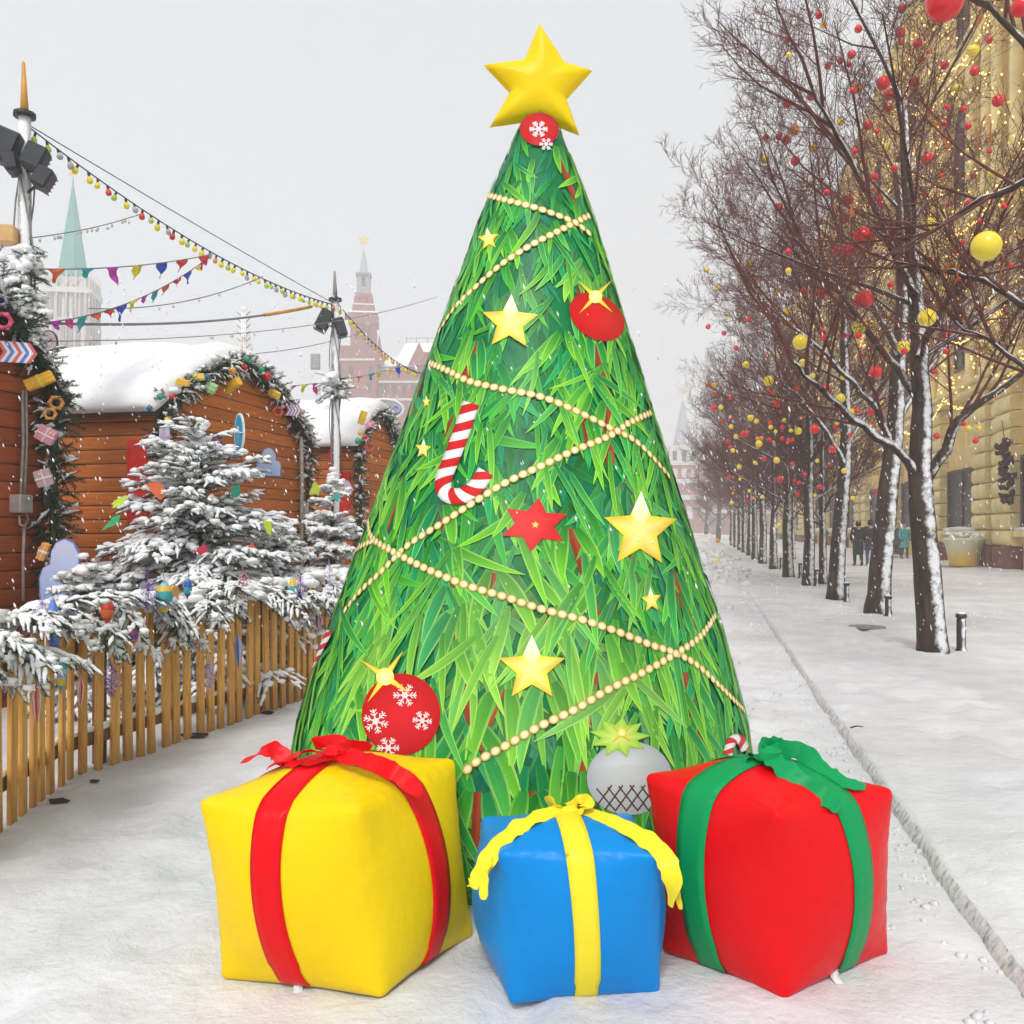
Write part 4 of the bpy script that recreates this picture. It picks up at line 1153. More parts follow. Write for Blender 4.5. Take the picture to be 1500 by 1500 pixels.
m_ = MB(); fr = Matrix.Rotation(-.75, 4, 'Z'); k = 9.6/F
m_.plate([(x*k, z*k) for x, z in oval(13, 29)], .02, fr, 0, (.75, .82, .85)); m_.plate([(x*k, z*k) for x, z in oval(10.5, 26)], .028, fr, 0, (.04, .36, .62)); m_.plate([(x*k+.0, z*k-.02) for x, z in oval(5, 14)], .034, fr, 0, (.10, .48, .70))
o = m_.build('oval_board', M['paint'], smooth=False); o.location = P(351, 634, 9.6); tag(o, 'bright blue oval board above the big fir on the arched hut', 'painted board')
def bx(px, py, d, w, h, dp, col, rot, name, label, cat, bandc=None, grp='trinkets on the fir garlands'):
    k = d/F; m_ = MB(); fr = Matrix.Rotation(rot[2], 4, 'Z') @ Matrix.Rotation(rot[1], 4, 'Y') @ Matrix.Rotation(rot[0], 4, 'X'); w_, h_, p_ = w*k/2, h*k/2, dp*k/2
    def bq(x0, x1, y0, y1, z0, z1, c):
        i0 = len(m_.f); m_.bbox(x0, x1, y0, y1, z0, z1, min(w_, h_, p_)*.15, 0, fr)
        for i in range(i0, len(m_.f)): m_.c[i] = c
        m_.has = True
    bq(-w_, w_, -p_, p_, -h_, h_, col)
    if bandc: e = .0035; bq(-w_*.14, w_*.14, -p_-e, p_+e, -h_-e, h_+e, bandc); bq(-w_-e, w_+e, -p_-e*1.5, p_+e*1.5, -h_*.14, h_*.14, bandc)
    o = m_.build(name, M['paint'], smooth=False); o.location = P(px, py, d); return tag(o, label, cat, grp)
D1 = lambda px: AD(px, HA+.28)
D2 = lambda px: AD(px, HA+.24)
bx(58, 558, D1(58), 40, 16, 14, (.85, .42, .02), (0, -.45, .3), 'parcel', 'long yellow orange parcel on the garland of the leftmost hut', 'ornament', (.85, .62, .05))
bx(68, 637, D1(68), 26, 22, 14, (.62, .28, .34), (.2, .5, .3), 'parcel', 'pink wrapped parcel on the garland of the leftmost hut', 'ornament', (.8, .55, .6))
bx(64, 700, D1(64), 22, 24, 14, (.50, .33, .36), (.2, -.3, .3), 'parcel', 'greyish pink parcel low on the garland of the leftmost hut', 'ornament', (.72, .6, .62))
bx(64, 808, D1(64), 12, 26, 10, (.80, .34, .05), (.1, .4, .2), 'parcel', 'orange and white parcel near the bottom of the leftmost garland', 'ornament', (.8, .75, .7))
bx(340, 565, D2(340), 32, 12, 10, (.85, .48, .02), (.2, -.4, -.5), 'parcel', 'flat golden parcel under the arched garland of the orange hut', 'ornament')
bx(309, 568, D2(309), 15, 15, 12, (.35, .68, .25), (.3, .5, .2), 'parcel', 'light green parcel on the arched garland', 'ornament', (.75, .85, .7))
bx(268, 560, D2(268), 18, 9, 8, (.88, .50, .04), (.2, .2, .2), 'parcel', 'small orange parcel in the snow of the arched garland', 'ornament')
bx(291, 552, D2(291), 16, 8, 8, (.86, .62, .06), (.1, -.2, .2), 'parcel', 'small yellow parcel in the snow of the arched garland', 'ornament')
bx(402, 577, D2(402), 16, 10, 10, (.86, .52, .04), (.3, .5, 0), 'parcel', 'yellow orange bow-shaped parcel at the right of the arch', 'ornament', (.9, .7, .1))
bx(531, 612, D2(531)-.4, 9, 20, 8, (.80, .52, .03), (0, .3, 0), 'parcel', 'upright golden parcel on the small hut garland', 'ornament')
bx(542, 622, D2(542)-.4, 14, 7, 6, (.75, .20, .36), (0, -.5, 0), 'parcel', 'pink ribbon parcel on the small hut garland', 'ornament', (.85, .6, .7))
bx(307, 648, 9.0, 34, 16, 14, (.15, .02, .22), (.1, .35, .3), 'candy_parcel', 'purple candy-shaped parcel on top of the big fir tree', 'ornament', (.75, .4, .05))
bx(241, 640, D2(241), 20, 26, 3, (.55, .55, .62), (0, 0, -.5), 'snowflake_board', 'grey and pink snowflake board beside the red trim of the hut', 'ornament', (.6, .35, .6))
def ring(px, py, d, r, cols, name, label):
    m_ = MB(); k = d/F; n = 20; pts = [(cos(2*pi*i/n)*r*k, -.0, sin(2*pi*i/n)*r*k) for i in range(n+1)]
    m_.tube(pts, r*k*.30, 7, 0, False, colf=lambda t: cols[int(t*8) % len(cols)]); 
    for i in range(6): a = pi*i/3; m_.blob((cos(a)*r*k*1.15, 0, sin(a)*r*k*1.15), r*k*.34, (1, .7, 1), .1, 2, 7, 0, cols[i % len(cols)])
    o = m_.build(name, M['paint']); o.location = P(px, py, d); o.rotation_euler = (0, 0, .5); return tag(o, label, 'ornament', 'trinkets on the fir garlands')
ring(4, 470, D1(4), 10, ((.62, .03, .12), (.7, .10, .25)), 'flower_ring', 'crimson flower-shaped ring on the garland at the left edge')
ring(407, 603, D2(407), 6, ((.6, .05, .02), (.65, .12, .03)), 'ring_ornament', 'red ring ornament at the right of the arched garland')
ring(82, 590, D1(82)+.05, 8, ((.75, .30, .06), (.8, .42, .12)), 'gingerbread_ring', 'orange gingerbread ring on the garland of the leftmost hut')
ring(73, 606, D1(73), 7, ((.70, .28, .06), (.8, .42, .12)), 'gingerbread_ring', 'small orange gingerbread ring below the larger one')
ring(541, 655, D2(541)-.4, 6, ((.62, .05, .05), (.55, .12, .1)), 'ring_ornament', 'red ring ornament on the small hut garland beside the tree')
ring(2, 440, D1(2), 6, ((.04, .45, .55), (.55, .05, .3)), 'flower_ring', 'small teal flower ring at the top left of the leftmost garland')
def chevron(px, py, d, w, h, label):
    k = d/F; m_ = MB(); fr = Matrix.Rotation(.4, 4, 'Z'); cs = ((.65, .12, .14), (.78, .72, .75), (.08, .20, .60), (.78, .72, .75)); n = 9
    for i in range(n):
        x0 = (-w/2+i*w/n)*k; wd = w/n*k*.94; sh = h*.30*k
        for s_ in (1, -1):
            z1 = s_*h/2*k; m_.plate([(x0+sh, 0), (x0+sh+wd, 0), (x0+wd, z1), (x0, z1)] if s_ < 0 else [(x0, z1), (x0+wd, z1), (x0+sh+wd, 0), (x0+sh, 0)], .02, fr, 0, cs[i % 4])
    o = m_.build('striped_board', M['paint'], smooth=False); o.location = P(px, py, d); tag(o, label, 'ornament', 'trinkets on the fir garlands')
chevron(20, 516, D1(20), 44, 30, 'red, white and blue chevron board on the garland at the left edge')
chevron(427, 601, D2(427), 20, 16, 'small blue striped chevron board at the right end of the arch')
chevron(505, 716, D2(505), 12, 24, 'blue and white striped board beside the narrow fir')
M['gl_red'] = glossy('red_bauble_gloss', (.62, .012, .02)); M['gl_yel'] = glossy('yellow_bauble_gloss', (.72, .54, .03)); M['gl_green'] = glossy('green_bauble_gloss', (.02, .32, .14)); M['gl_blue'] = glossy('blue_bauble_gloss', (.02, .16, .26)); M['gl_or'] = glossy('orange_bauble_gloss', (.80, .34, .03)); M['gold_cap'] = simple('gold_cap', (.55, .40, .12), .3, .15, 20, 0, metal=1.0)
def small_ball(px, py, d, r, mat, label, grp):
    m_ = MB(); k = d/F*r; m_.lathe([(max(.0005, sin(pi*i/10)*k), -cos(pi*i/10)*k) for i in range(11)], 16, 0); m_.lathe([(k*.22, k*.97), (k*.22, k*1.15), (k*.05, k*1.18), (k*.05, k*1.4), (.0005, k*1.41)], 8, 1)
    o = m_.build('bauble', [mat, M['gold_cap']]); o.location = P(px, py, d); return tag(o, label, 'bauble', grp)
for px, py, r, mt, lab in ((234, 581, 5, 'gl_green', 'green bauble at the left foot of the arched garland'), (252, 581, 4.5, 'gl_red', 'red bauble next to the green one at the left foot of the arch'), (219, 598, 4.5, 'gl_blue', 'dark blue bauble at the corner where the arch meets the roof'), (245, 615, 4.5, 'gl_yel', 'yellow bauble below the left foot of the arch'),
      (340, 543, 6, 'gl_or', 'orange bauble at the top of the arched garland'), (357, 538, 5.5, 'gl_red', 'red bauble beside the orange one at the top of the arch'), (383, 541, 5, 'gl_green', 'green bauble right of the top of the arch'), (391, 552, 6.5, 'gl_red', 'dark red bauble on the right slope of the arch'), (362, 527, 4.5, 'gl_green', 'green bauble poking up above the arch'), (303, 552, 4.5, 'gl_blue', 'teal bauble on the left slope of the arch'),
      (524, 646, 4.5, 'gl_green', 'green bauble at the left corner of the small hut garland'), (528, 634, 4, 'gl_yel', 'yellow bauble at the left corner of the small hut garland'), (535, 640, 4, 'gl_red', 'red bauble in the small hut garland')):
    small_ball(px, py, D2(px)-(.4 if px > 500 else 0), r, M[mt], lab, 'baubles on the hut garlands')
def flag(px, py, d, pts, col, label):
    k = d/F; m_ = MB(); fr = Matrix.Rotation(U(-.4, .4), 4, 'Z') @ Matrix.Rotation(U(-.3, .3), 4, 'X'); m_.plate([(x*k, -z*k) for x, z in pts], .006, fr, 0, col)
    o = m_.build('paper_flag', M['paint'], smooth=False); o.location = P(px, py, d); tag(o, label, 'flag', 'bright paper flags in the snowy firs')
flag(228, 715, 7.0, [(-14, -6), (0, -10), (10, -6), (13, 12), (6, 18), (-4, 8)], (.75, .16, .05), 'orange paper flag on the left side of the big fir')
flag(175, 737, 7.0, [(-9, 8), (-8, -3), (8, -12), (11, -8), (2, 4)], (.50, .68, .03), 'lime paper flag at the left tip of the big fir')
flag(163, 768, 7.0, [(-14, 10), (2, -10), (12, -14), (10, -2)], (.03, .45, .16), 'green paper flag hanging left of the big fir')
flag(345, 720, 7.0, [(-8, -8), (8, -10), (8, 6), (-6, 10)], (.02, .22, .15), 'dark green paper flag on the right side of the big fir')
flag(392, 770, 7.4, [(-8, -8), (8, -6), (4, 14), (-2, 12)], (.52, .70, .05), 'lime paper flag on the lower right of the big fir')
flag(292, 805, 6.8, [(-10, 2), (8, -8), (14, 2), (2, 8)], (.45, .02, .06), 'crimson paper flag low on the big fir')
flag(461, 716, 10.0, [(-10, 8), (0, -12), (10, 0), (6, 8)], (.55, .68, .08), 'lime paper flag on the left of the narrow fir')
flag(492, 728, 10.0, [(-8, 2), (2, -8), (10, 8)], (.03, .32, .26), 'teal paper flag on top of the narrow fir')
flag(365, 800, 7.4, [(-6, 4), (6, -6), (12, 6)], (.6, .12, .1), 'red paper flag low on the right of the big fir')
rd = MB(); rd.plate([(-.05, -.32), (.05, -.32), (.09, .1), (.05, .32), (-.04, .30), (-.07, 0)], .03, Matrix.Rotation(-TH, 4, 'Z'), 0, (.55, .015, .02)); o = rd.build('red_banner', M['paint'], smooth=False); o.location = P(488, 680, AD(519, HA)-.15); tag(o, 'tall red banner beside the narrow fir on the small hut side', 'banner')
# ---------------------------------------------------------------- posts, floodlights and lines
M['post_wood'] = snowy('weathered_post', (.16, .14, .13), .5, 9, .35, .7, .85, (.5, -.85, .1), (1, 1, .25), wl=.35)
M['orange_tip'] = simple('orange_pole_tip', (.62, .32, .05), .5, .2, 10, .1)
M['lamp_glass'] = simple('pale_lamp_glass', (.55, .40, .16), .25, .1, 5, 0)
DP1, DP2 = 7.9, 13.2
def snow_fir_ring(mbf, mbs, c, r, h, n=60):
    for k in range(n):
        a = U(0, 6.28); z = U(-h/2, h/2); d = V((cos(a), sin(a), U(-.6, .5)))
        twig(mbf, mbs if R.random() < .6 else None, V(c)+V((cos(a)*r*.25, sin(a)*r*.25, z)), d, r*U(.5, .95), nl=.035, dens=110, snow=.8, sr=.03, wn=.005, frost=.25)
    for k in range(6): mbs.blob(V(c)+V((U(-r, r)*.5, U(-r, r)*.5, h/2*U(-.3, 1))), r*U(.3, .5), (1, 1, .7), .5, 2, 9)
def pole(px, ytop, d, tipy, label, lamps, rings, w_=.055):
    b0 = P(px, 775, d); root = thing('festival_pole', label, 'pole', (b0.x, b0.y, 0), 0, 'lighting poles over the market huts')
    o0 = V((b0.x, b0.y, 0)); zt = P(px, ytop, d).z; zz = P(px, tipy, d).z
    m_ = MB(); m_.tube([(0, 0, -.05), (.005, 0, zt*.5), (0, 0, zt)], [w_*1.1, w_, w_*.85], 10); m_.build('post', M['post_wood'], root)
    m_ = MB(); m_.tube([(0, 0, zt), (.0, 0, zt+.04)], [w_*1.5, w_*1.5], 10); m_.build('collar', M['black_metal'], root)
    m_ = MB(); m_.tube([(0, 0, zt+.04), (-.01, 0, zz)], [w_*.6, w_*.22], 8); m_.build('tip', M['orange_tip'] if px < 100 else M['grey_metal'], root)
    for (lx, ly, wd, hg, ang) in lamps:
        k = d/F*.86; c = P(lx, ly, d-.12)-o0; l_ = MB(); fr = Matrix.Translation(c) @ Matrix.Rotation(.25, 4, 'Z') @ Matrix.Rotation(ang, 4, 'Y')
        l_.bbox(-wd*k/2, wd*k/2, -.09, .09, -hg*k/2, hg*k/2, .02, 0, fr)
        for q in range(5): l_.bbox(-wd*k/2*.9, wd*k/2*.9, .093, .13, -hg*k/2+hg*k*(q+.2)/5, -hg*k/2+hg*k*(q+.45)/5, .003, 0, fr)
        lo = l_.build('floodlight', M['black_metal'], root, smooth=False)
        g_ = MB(); g_.bbox(-wd*k/2*.86, wd*k/2*.86, -.105, -.093, -hg*k/2*.84, hg*k/2*.84, .004, 0, fr); g_.build('lens', simple_lens, lo, smooth=False)
        ar = MB(); ar.tube([V((0, 0, c.z-.1)), (V((0, 0, c.z-.1))+c)/2, c+V((0, .05, -hg*k/2))], .014, 6); ar.build('bracket', M['black_metal'], root)
    for (ry, rr, rh) in rings:
        z = P(px, ry, d).z; f = MB(); s_ = MB(); snow_fir_ring(f, s_, (0, 0, z), rr, rh); fo = f.build('fir_sprig', FMATS, root); s_.build('snow_load', M['snow'], fo)
    cc = MB()
    for q in range(3):
        a = q*2.1; z0 = zt-.3; pts = [(cos(a+k*.5)*(w_+.02), sin(a+k*.5)*(w_+.02), z0-k*.22) for k in range(10)]; cc.tube(pts, .008, 5)
    cc.build('cable', M['cable'], root)
    return root
simple_lens = simple('dark_lamp_lens', (.03, .032, .036), .15, .1, 5, 0, spec=.6)
pole(36, 172, DP1, 91, 'tall weathered pole with orange tip and black floodlights at the left edge', [(6, 215, 46, 56, .35), (52, 232, 34, 42, .4), (64, 262, 26, 36, .5), (18, 240, 22, 30, -.2)], [(388, .20, .42), (455, .17, .30)], .062)
pole(491, 441, DP2, 397, 'far weathered pole with dark floodlights above the small hut', [(474, 470, 22, 38, .45), (499, 480, 16, 32, -.3)], [(568, .28, .30)], .065)
bx(9, 345, DP1-.1, 30, 26, 26, (.60, .36, .14), (0, 0, .2), 'orange_lantern', 'pale orange box lantern on the left pole', 'lantern', None, None)
# smooth grey loudspeakers and a round bush-like lamp by the second pole
bx(462, 530, 14.2, 14, 22, 14, (.42, .42, .42), (0, 0, .2), 'loudspeaker', 'grey loudspeaker box left of the far pole', 'speaker', None, None)
def sagline(p, q, sag, n=24):
    return [V(p).lerp(V(q), k/n)-V((0, 0, sag*4*(k/n)*(1-k/n))) for k in range(n+1)]
def wire(name, p, q, sag, r, mat, label, cat='cable', grp=None, lights=0):
    root = thing(name, label, cat, p, 0, grp); m_ = LB(p); pts = sagline(p, q, sag); m_.tube(pts, r, 4); m_.build('wire', mat, root)
    if lights:
        for k in range(lights):
            l_ = LB(p); c = pts[int(U(1, 23))].lerp(pts[int(U(1, 23))], .0)+V((U(-.05, .05), 0, -.03)); l_.blob(c, .014, (1, 1, 1.4), .1, 2, 6); l_.build('bulb', M['clearbulb'], root)
    return root
M['clearbulb'] = simple('clear_bulb', (.62, .60, .56), .2, .1, 8, 0)
pA, pB = P(42, 186, DP1), P(488, 446, DP2)
wire('taut_cable', P(42, 183, DP1), P(488, 444, DP2), .02, .006, M['darkcable'], 'taut dark cable between the two lighting poles, above the coloured bulbs')
BUL = {'red': simple('red_glass_bulb', (.62, .05, .03), .2, .1, 8, 0), 'yellow': simple('yellow_glass_bulb', (.80, .66, .03), .2, .1, 8, 0), 'green': simple('green_glass_bulb', (.42, .58, .06), .2, .1, 8, 0), 'clear': simple('grey_glass_bulb', (.40, .40, .37), .2, .1, 8, 0), 'orange': simple('orange_glass_bulb', (.75, .30, .05), .2, .1, 8, 0)}
def bulbs(p, q, sag, nb, seq, label, br=.030, fade=True):
    root = thing('string_lights', label, 'string lights', p, 0); pts = sagline(p, q, sag, 60); m_ = LB(p); m_.tube(pts, .008, 4); m_.build('wire', M['darkcable'], root)
    for k in range(nb):
        f = (k+.6)/nb*60; i = min(59, int(f)); c = pts[i].lerp(pts[i+1], f-i); b2 = LB(p); s_ = br*U(.9, 1.1)
        tilt = Matrix.Translation(c) @ Matrix.Rotation(U(-.35, .35), 4, 'X') @ Matrix.Rotation(U(-.35, .35), 4, 'Y')
        b2.lathe([(s_*.4, 0), (s_*.45, -s_*1.3)], 7, 1, mat=tilt); b2.lathe([(s_*.4, -s_*1.3), (s_*.85, -s_*2.0), (s_, -s_*2.7), (s_*.75, -s_*3.4), (.0006, -s_*3.75)], 9, 0, mat=tilt)
        cn = seq[k % len(seq)] if k < len(seq) else R.choice(seq); b2.build('bulb', [BUL[cn], M['black_metal']], root)
    return root
bulbs(pA, pB, .22, 44, ['green', 'green', 'clear', 'clear', 'yellow', 'yellow', 'yellow', 'red', 'green', 'yellow', 'clear', 'red', 'green', 'yellow', 'clear', 'red', 'yellow', 'green', 'yellow', 'yellow', 'clear', 'orange', 'yellow', 'green', 'yellow', 'yellow', 'clear', 'yellow', 'yellow'], 'string of coloured bulbs sagging between the two lighting poles')
bulbs(P(496, 446, DP2), P(640, 548, 20), .3, 34, ['yellow', 'clear', 'yellow', 'yellow', 'orange'], 'string of yellow bulbs running down from the far pole behind the inflatable tree', .028)
wire('thin_cable', P(48, 348, DP1), P(205, 314, 9.3), .03, .005, M['cable'], 'thin lit wire crossing in front of the green spire', lights=16)
wire('thin_cable', P(130, 452, 9), P(385, 405, 11.3), .12, .006, M['cable'], 'thin wire sagging just above the thick rope toward the far pole', lights=14)
wire('thin_cable', P(40, 500, DP1), P(640, 435, 16), .2, .005, M['cable'], 'long faint wire over the snowy hut roof', lights=12)
wire('thin_cable', P(374, 518, 12.5), P(530, 487, 15), .05, .006, M['cable'], 'thin wire from the small mast toward the brick tower')
r0 = P(66, 473, 8.3); rt_ = thing('festoon_rope', 'thick grey rope with an orange-lit end stretched toward the far pole', 'rope', r0)
pts = sagline(r0, P(456, 449, 13), .10, 40); m_ = LB(r0); m_.tube(pts[:31], .016, 6); m_.build('rope', M['cable'], rt_); m_ = LB(r0); m_.tube(pts[30:], .026, 6); m_.build('orange_lit_end', M['orange_tip'], rt_)  # warm light on the rope's far end, put in as orange colour
# bunting
PCOL = {'o': (.75, .13, .03), 'c': (.01, .42, .52), 'p': (.50, .03, .42), 'y': (.82, .70, .04), 'b': (.02, .07, .50), 'r': (.68, .04, .05), 't': (.03, .36, .42), 'm': (.60, .04, .30)}
def bunting(p, q, sag, flags, size, label):
    root = thing('bunting', label, 'bunting', p); pts = sagline(p, q, sag, 60); m_ = LB(p); m_.tube(pts, .006, 4); m_.build('cord', M['cable'], root)
    for k, c in enumerate(flags):
        f = (k+.55)/len(flags)*60; i = min(58, int(f)); a = pts[i]; tg = (pts[i+1]-pts[i]).normalized(); s_ = size*U(.9, 1.1); b2 = LB(p)
        nrm = V((tg.y, -tg.x, 0)).normalized(); sw = U(-.6, .6); lift = U(.45, 1.0)
        g_ = []; n = 5
        for u in range(n+1):
            w_ = s_*(1-u/n); row = []
            for s2 in (-1, 0, 1):
                row.append(b2.vert(a+tg*(s2*w_*.5+sw*s_*.35*(u/n))-V((0, 0, 1))*s_*1.02*(u/n)*lift+nrm*(s_*.4*sw*(u/n)**1.5+.10*s_*sin(u*1.3+s2+k))))
            g_.append(row)
        for u in range(n):
            for s2 in range(2): b2.face((g_[u][s2], g_[u][s2+1], g_[u+1][s2+1], g_[u+1][s2]), 0, PCOL[c])
        o = b2.build('pennant', M['paint'], root); md = o.modifiers.new('t', 'SOLIDIFY'); md.thickness = .002
bunting(P(62, 394, 7.9), P(312, 372, 10.1), .05, 'ocpybrr', .185, 'upper row of coloured pennants from the left pole')
bunting(P(48, 474, 7.9), P(310, 374, 10.1), .16, 'ypmtorbyptorbym', .15, 'lower row of small coloured pennants from the left pole')
bunting(P(418, 566, 13), P(590, 536, 16), .05, 'rymptyotyyb', .20, 'faint row of pennants below the far pole')
# little mast behind the roof
b0 = P(357, 775, 13.5); mr = thing('decorated_mast', 'thin reddish mast with snow-covered prongs behind the arched hut', 'mast', (b0.x, b0.y, 0)); m_ = MB(); z1 = P(357, 450, 13.5).z
M['mast'] = snowy('rusty_mast', (.30, .13, .12), .4, 9, .3, .6)
for dx in (-.045, .045, .0): m_.tube([(dx, 0, 0), (dx*.6, 0, z1)], .016, 5)
m_.build('shaft', M['mast'], mr)
for k in range(8):
    z = z1-.12-.1*k; q = MB(); q.tube([(-.10, 0, z+.05), (-.04, 0, z), (.04, 0, z), (.10, 0, z+.06)], .009, 5); q.build('prong', M['mast'], mr)
# small arched dormer on the roof snow (first gap)
o0 = P(72, 500, 9.6); am = thing('arched_window', 'small black-rimmed arched lantern window on the snowy roof behind the left garland', 'lantern', o0); k = 9.6/F
m_ = MB(); n = 14; pts = [(cos(pi*i/n)*12*k, 0, sin(pi*i/n)*17*k-2*k) for i in range(n+1)]; m_.tube([(12*k, 0, -14*k)]+pts+[(-12*k, 0, -14*k)], .012, 6); m_.build('rim', M['black_metal'], am)
m_ = MB(); m_.plate([(x*.92, z) for x, y, z in pts]+[(-11*k, -14*k), (11*k, -14*k)], .02, Matrix.Identity(4)); m_.build('panel', simple('pinkish_pane', (.42, .30, .30), .4, .3, 9, 0), am, smooth=False)
# oval sign
k = 17.5/F; o0 = P(563, 600, 17.5); sg = thing('oval_sign', 'white-rimmed oval sign with coloured lettering above the far hut', 'sign', o0)
m_ = MB(); n = 28; m_.tube([(cos(2*pi*i/n)*28*k, 0, sin(2*pi*i/n)*15*k) for i in range(n+1)], 2.2*k, 8, 0, False); m_.build('rim', simple('white_rim', (.72, .74, .78), .4, .1, 8, 0), sg)
m_ = MB(); m_.plate([(x*k, z*k) for x, z in oval(26, 13.5, 28)], .03, Matrix.Identity(4)); m_.build('panel', simple('grey_green_panel', (.36, .38, .38), .5, .3, 9, 0), sg, smooth=False)
lets = [((-17, (.10, .42, .30)), 'h'), ((-9, (.28, .45, .10)), 'u'), ((0, (.70, .58, .06)), 'x'), ((10, (.05, .25, .55)), 'k')]
for (lx, lc), ch in lets:                               # glyph strokes of the lettering
    m_ = MB(); st_ = {'h': [((-3, -5), (-1, 5)), ((-2, 0), (2, 1)), ((1, 1), (3, -5))], 'u': [((-3, 4), (-3, -3)), ((-3, -3), (1, -5)), ((1, -5), (2, 4))], 'x': [((-3, -5), (3, 5)), ((-3, 5), (3, -5))], 'k': [((-2, -5), (-1, 5)), ((-2, 0), (3, 4)), ((-1, 0), (4, -5))]}[ch]
    for (a, b) in st_: m_.tube([((lx+a[0])*k, -.03, (a[1]-1)*k), ((lx+b[0])*k, -.03, (b[1]-1)*k)], 1.1*k, 5, 0, True, colf=lambda t: lc)
    m_.build('letter', M['paint'], sg)
m_ = MB(); m_.tube([((17+cos(2*pi*i/14)*5.5)*k, -.03, sin(2*pi*i/14)*5.5*k) for i in range(15)], 1.3*k, 6, 0, False, colf=lambda t: (.45, .42, .72)); m_.build('letter', M['paint'], sg)
m_ = MB(); m_.bbox(-8*k, -6*k, -.02, .02, -2.2, -14*k, .005); m_.bbox(6*k, 8*k, -.02, .02, -2.2, -14*k, .005); m_.build('stand', M['grey_metal'], sg, smooth=False)
# ---------------------------------------------------------------- bare lindens along the pavement
M['bark'] = snowy('dark_linden_bark', (.060, .040, .030), .55, 14, .45, .85, .9, (.25, -.95, .1), (1, 1, .22), 1.0, .02, wl=.53)
M['twig'] = snowy('reddish_twig_bark', (.135, .048, .038), .4, 12, .78, 1.15, .85, None, None, .2)
def lnoise(): return V((U(-1, 1), U(-1, 1), U(-1, 1)))
def grow(mb, p, d, L, r, lvl, maxl, rng, up=.12):
    n = 5 if lvl <= 1 else (4 if lvl == 2 else 3)
    pts = [p.copy()]; dd = d.normalized(); q = p.copy()
    for i in range(n):
        j = .16 if lvl < 2 else .24
        dd = (dd+V((rng.uniform(-j, j), rng.uniform(-j, j), rng.uniform(-j, j)+up*.5))).normalized(); q = q+dd*(L/n); pts.append(q.copy())
    rad_ = [r*(1-.78*i/n) for i in range(n+1)]
    mb.tube(pts, rad_, 7 if lvl == 0 else (5 if lvl == 1 else 3), 0 if lvl == 0 else 1, cap=False)
    if lvl >= maxl: return
    nc = (8, 8, 6, 4, 0)[lvl]
    for k in range(nc):
        t = (.22 if lvl < 2 else .12)+(.98-.2)*(k+rng.random()*.7)/nc; t = min(.99, t)
        f = t*n; i = min(n-1, int(f)); b0 = pts[i].lerp(pts[i+1], f-i); ax = (pts[i+1]-pts[i]).normalized()
        o1 = ax.orthogonal().normalized(); o2 = ax.cross(o1); a = rng.uniform(0, 6.28); an = rng.uniform(.45, .95)
        cd = ax*cos(an)+(o1*cos(a)+o2*sin(a))*sin(an)
        cd.z += .10
        grow(mb, b0, cd, L*rng.uniform(.42, .68)*(1.05-.45*t), max(.0034, r*(1-.7*t)*rng.uniform(.36, .5)), lvl+1, maxl, rng, up)
def linden(label, base, trunk, tr, limbs, seed, maxl=4, extra=5, rz=0, Lx=1.0):
    """trunk: local points; limbs: (start index fraction on trunk, [local points], radius)"""
    rng = random.Random(seed); root = thing('bare_tree', label, 'tree', base, rz, 'bare trees along the pavement')
    t_ = MB(); n = len(trunk); pts = []
    for i in range(n-1):
        for k in range(4): pts.append(V(trunk[i]).lerp(V(trunk[i+1]), k/4)+lnoise()*.008)
    pts.append(V(trunk[-1])); m_ = len(pts)-1
    rr = [tr*(1-.72*(i/m_)**1.2)*(1.22 if i == 0 else (1.07 if i == 1 else 1))*U(.97, 1.03) for i in range(m_+1)]
    t_.tube(pts, rr, 14, 0); t_.build('trunk', M['bark'], root)
    c_ = MB()
    for lp, lr in limbs:
        P2 = [V(q) for q in lp]; c_.tube([P2[0]]+[P2[i].lerp(P2[i+1], k/3)+lnoise()*.02*(i+k > 0) for i in range(len(P2)-1) for k in range(3)]+[P2[-1]], [lr*(1-.7*i/(3*(len(P2)-1)+1)) for i in range(3*(len(P2)-1)+2)], 8, 0)
        tot = len(P2)-1
        for k in range(7):
            f = tot*(.25+.75*(k+.5)/7); i = min(tot-1, int(f)); b0 = P2[i].lerp(P2[i+1], f-i); ax = (P2[i+1]-P2[i]).normalized()
            o1 = ax.orthogonal().normalized(); o2 = ax.cross(o1); a = rng.uniform(0, 6.28); an = rng.uniform(.35, .9)
            grow(c_, b0, ax*cos(an)+(o1*cos(a)+o2*sin(a))*sin(an)+V((0, 0, .25)), rng.uniform(1.3, 2.1)*Lx, .021*Lx, 1, maxl, rng)
        grow(c_, P2[-1], P2[-1]-P2[-2]+V((0, 0, .1)), 1.5*Lx, .02, 1, maxl, rng)
    top = pts[-1]; 
    for k in range(extra):
        i = int(m_*lerp(.62, 1.0, k/max(1, extra-1))); a = 2.4*k+rng.uniform(-.4, .4); el = rng.uniform(.35, 1.1)
        grow(c_, pts[i], V((cos(a), sin(a), el)), rng.uniform(2.4, 3.2)*Lx, .032, 0, maxl, rng)
    c_.build('crown', [M['bark'], M['twig']], root)
    KIDS[root.name] = list(root.children); return root
def loc3(base, pxs): return [P(x, y, d)-V(base) for x, y, d in pxs]
b1 = S(2.66, 11.20, .06); d1 = b1.y
b1 = P(1368, 962, 10.35); b1.z = .05
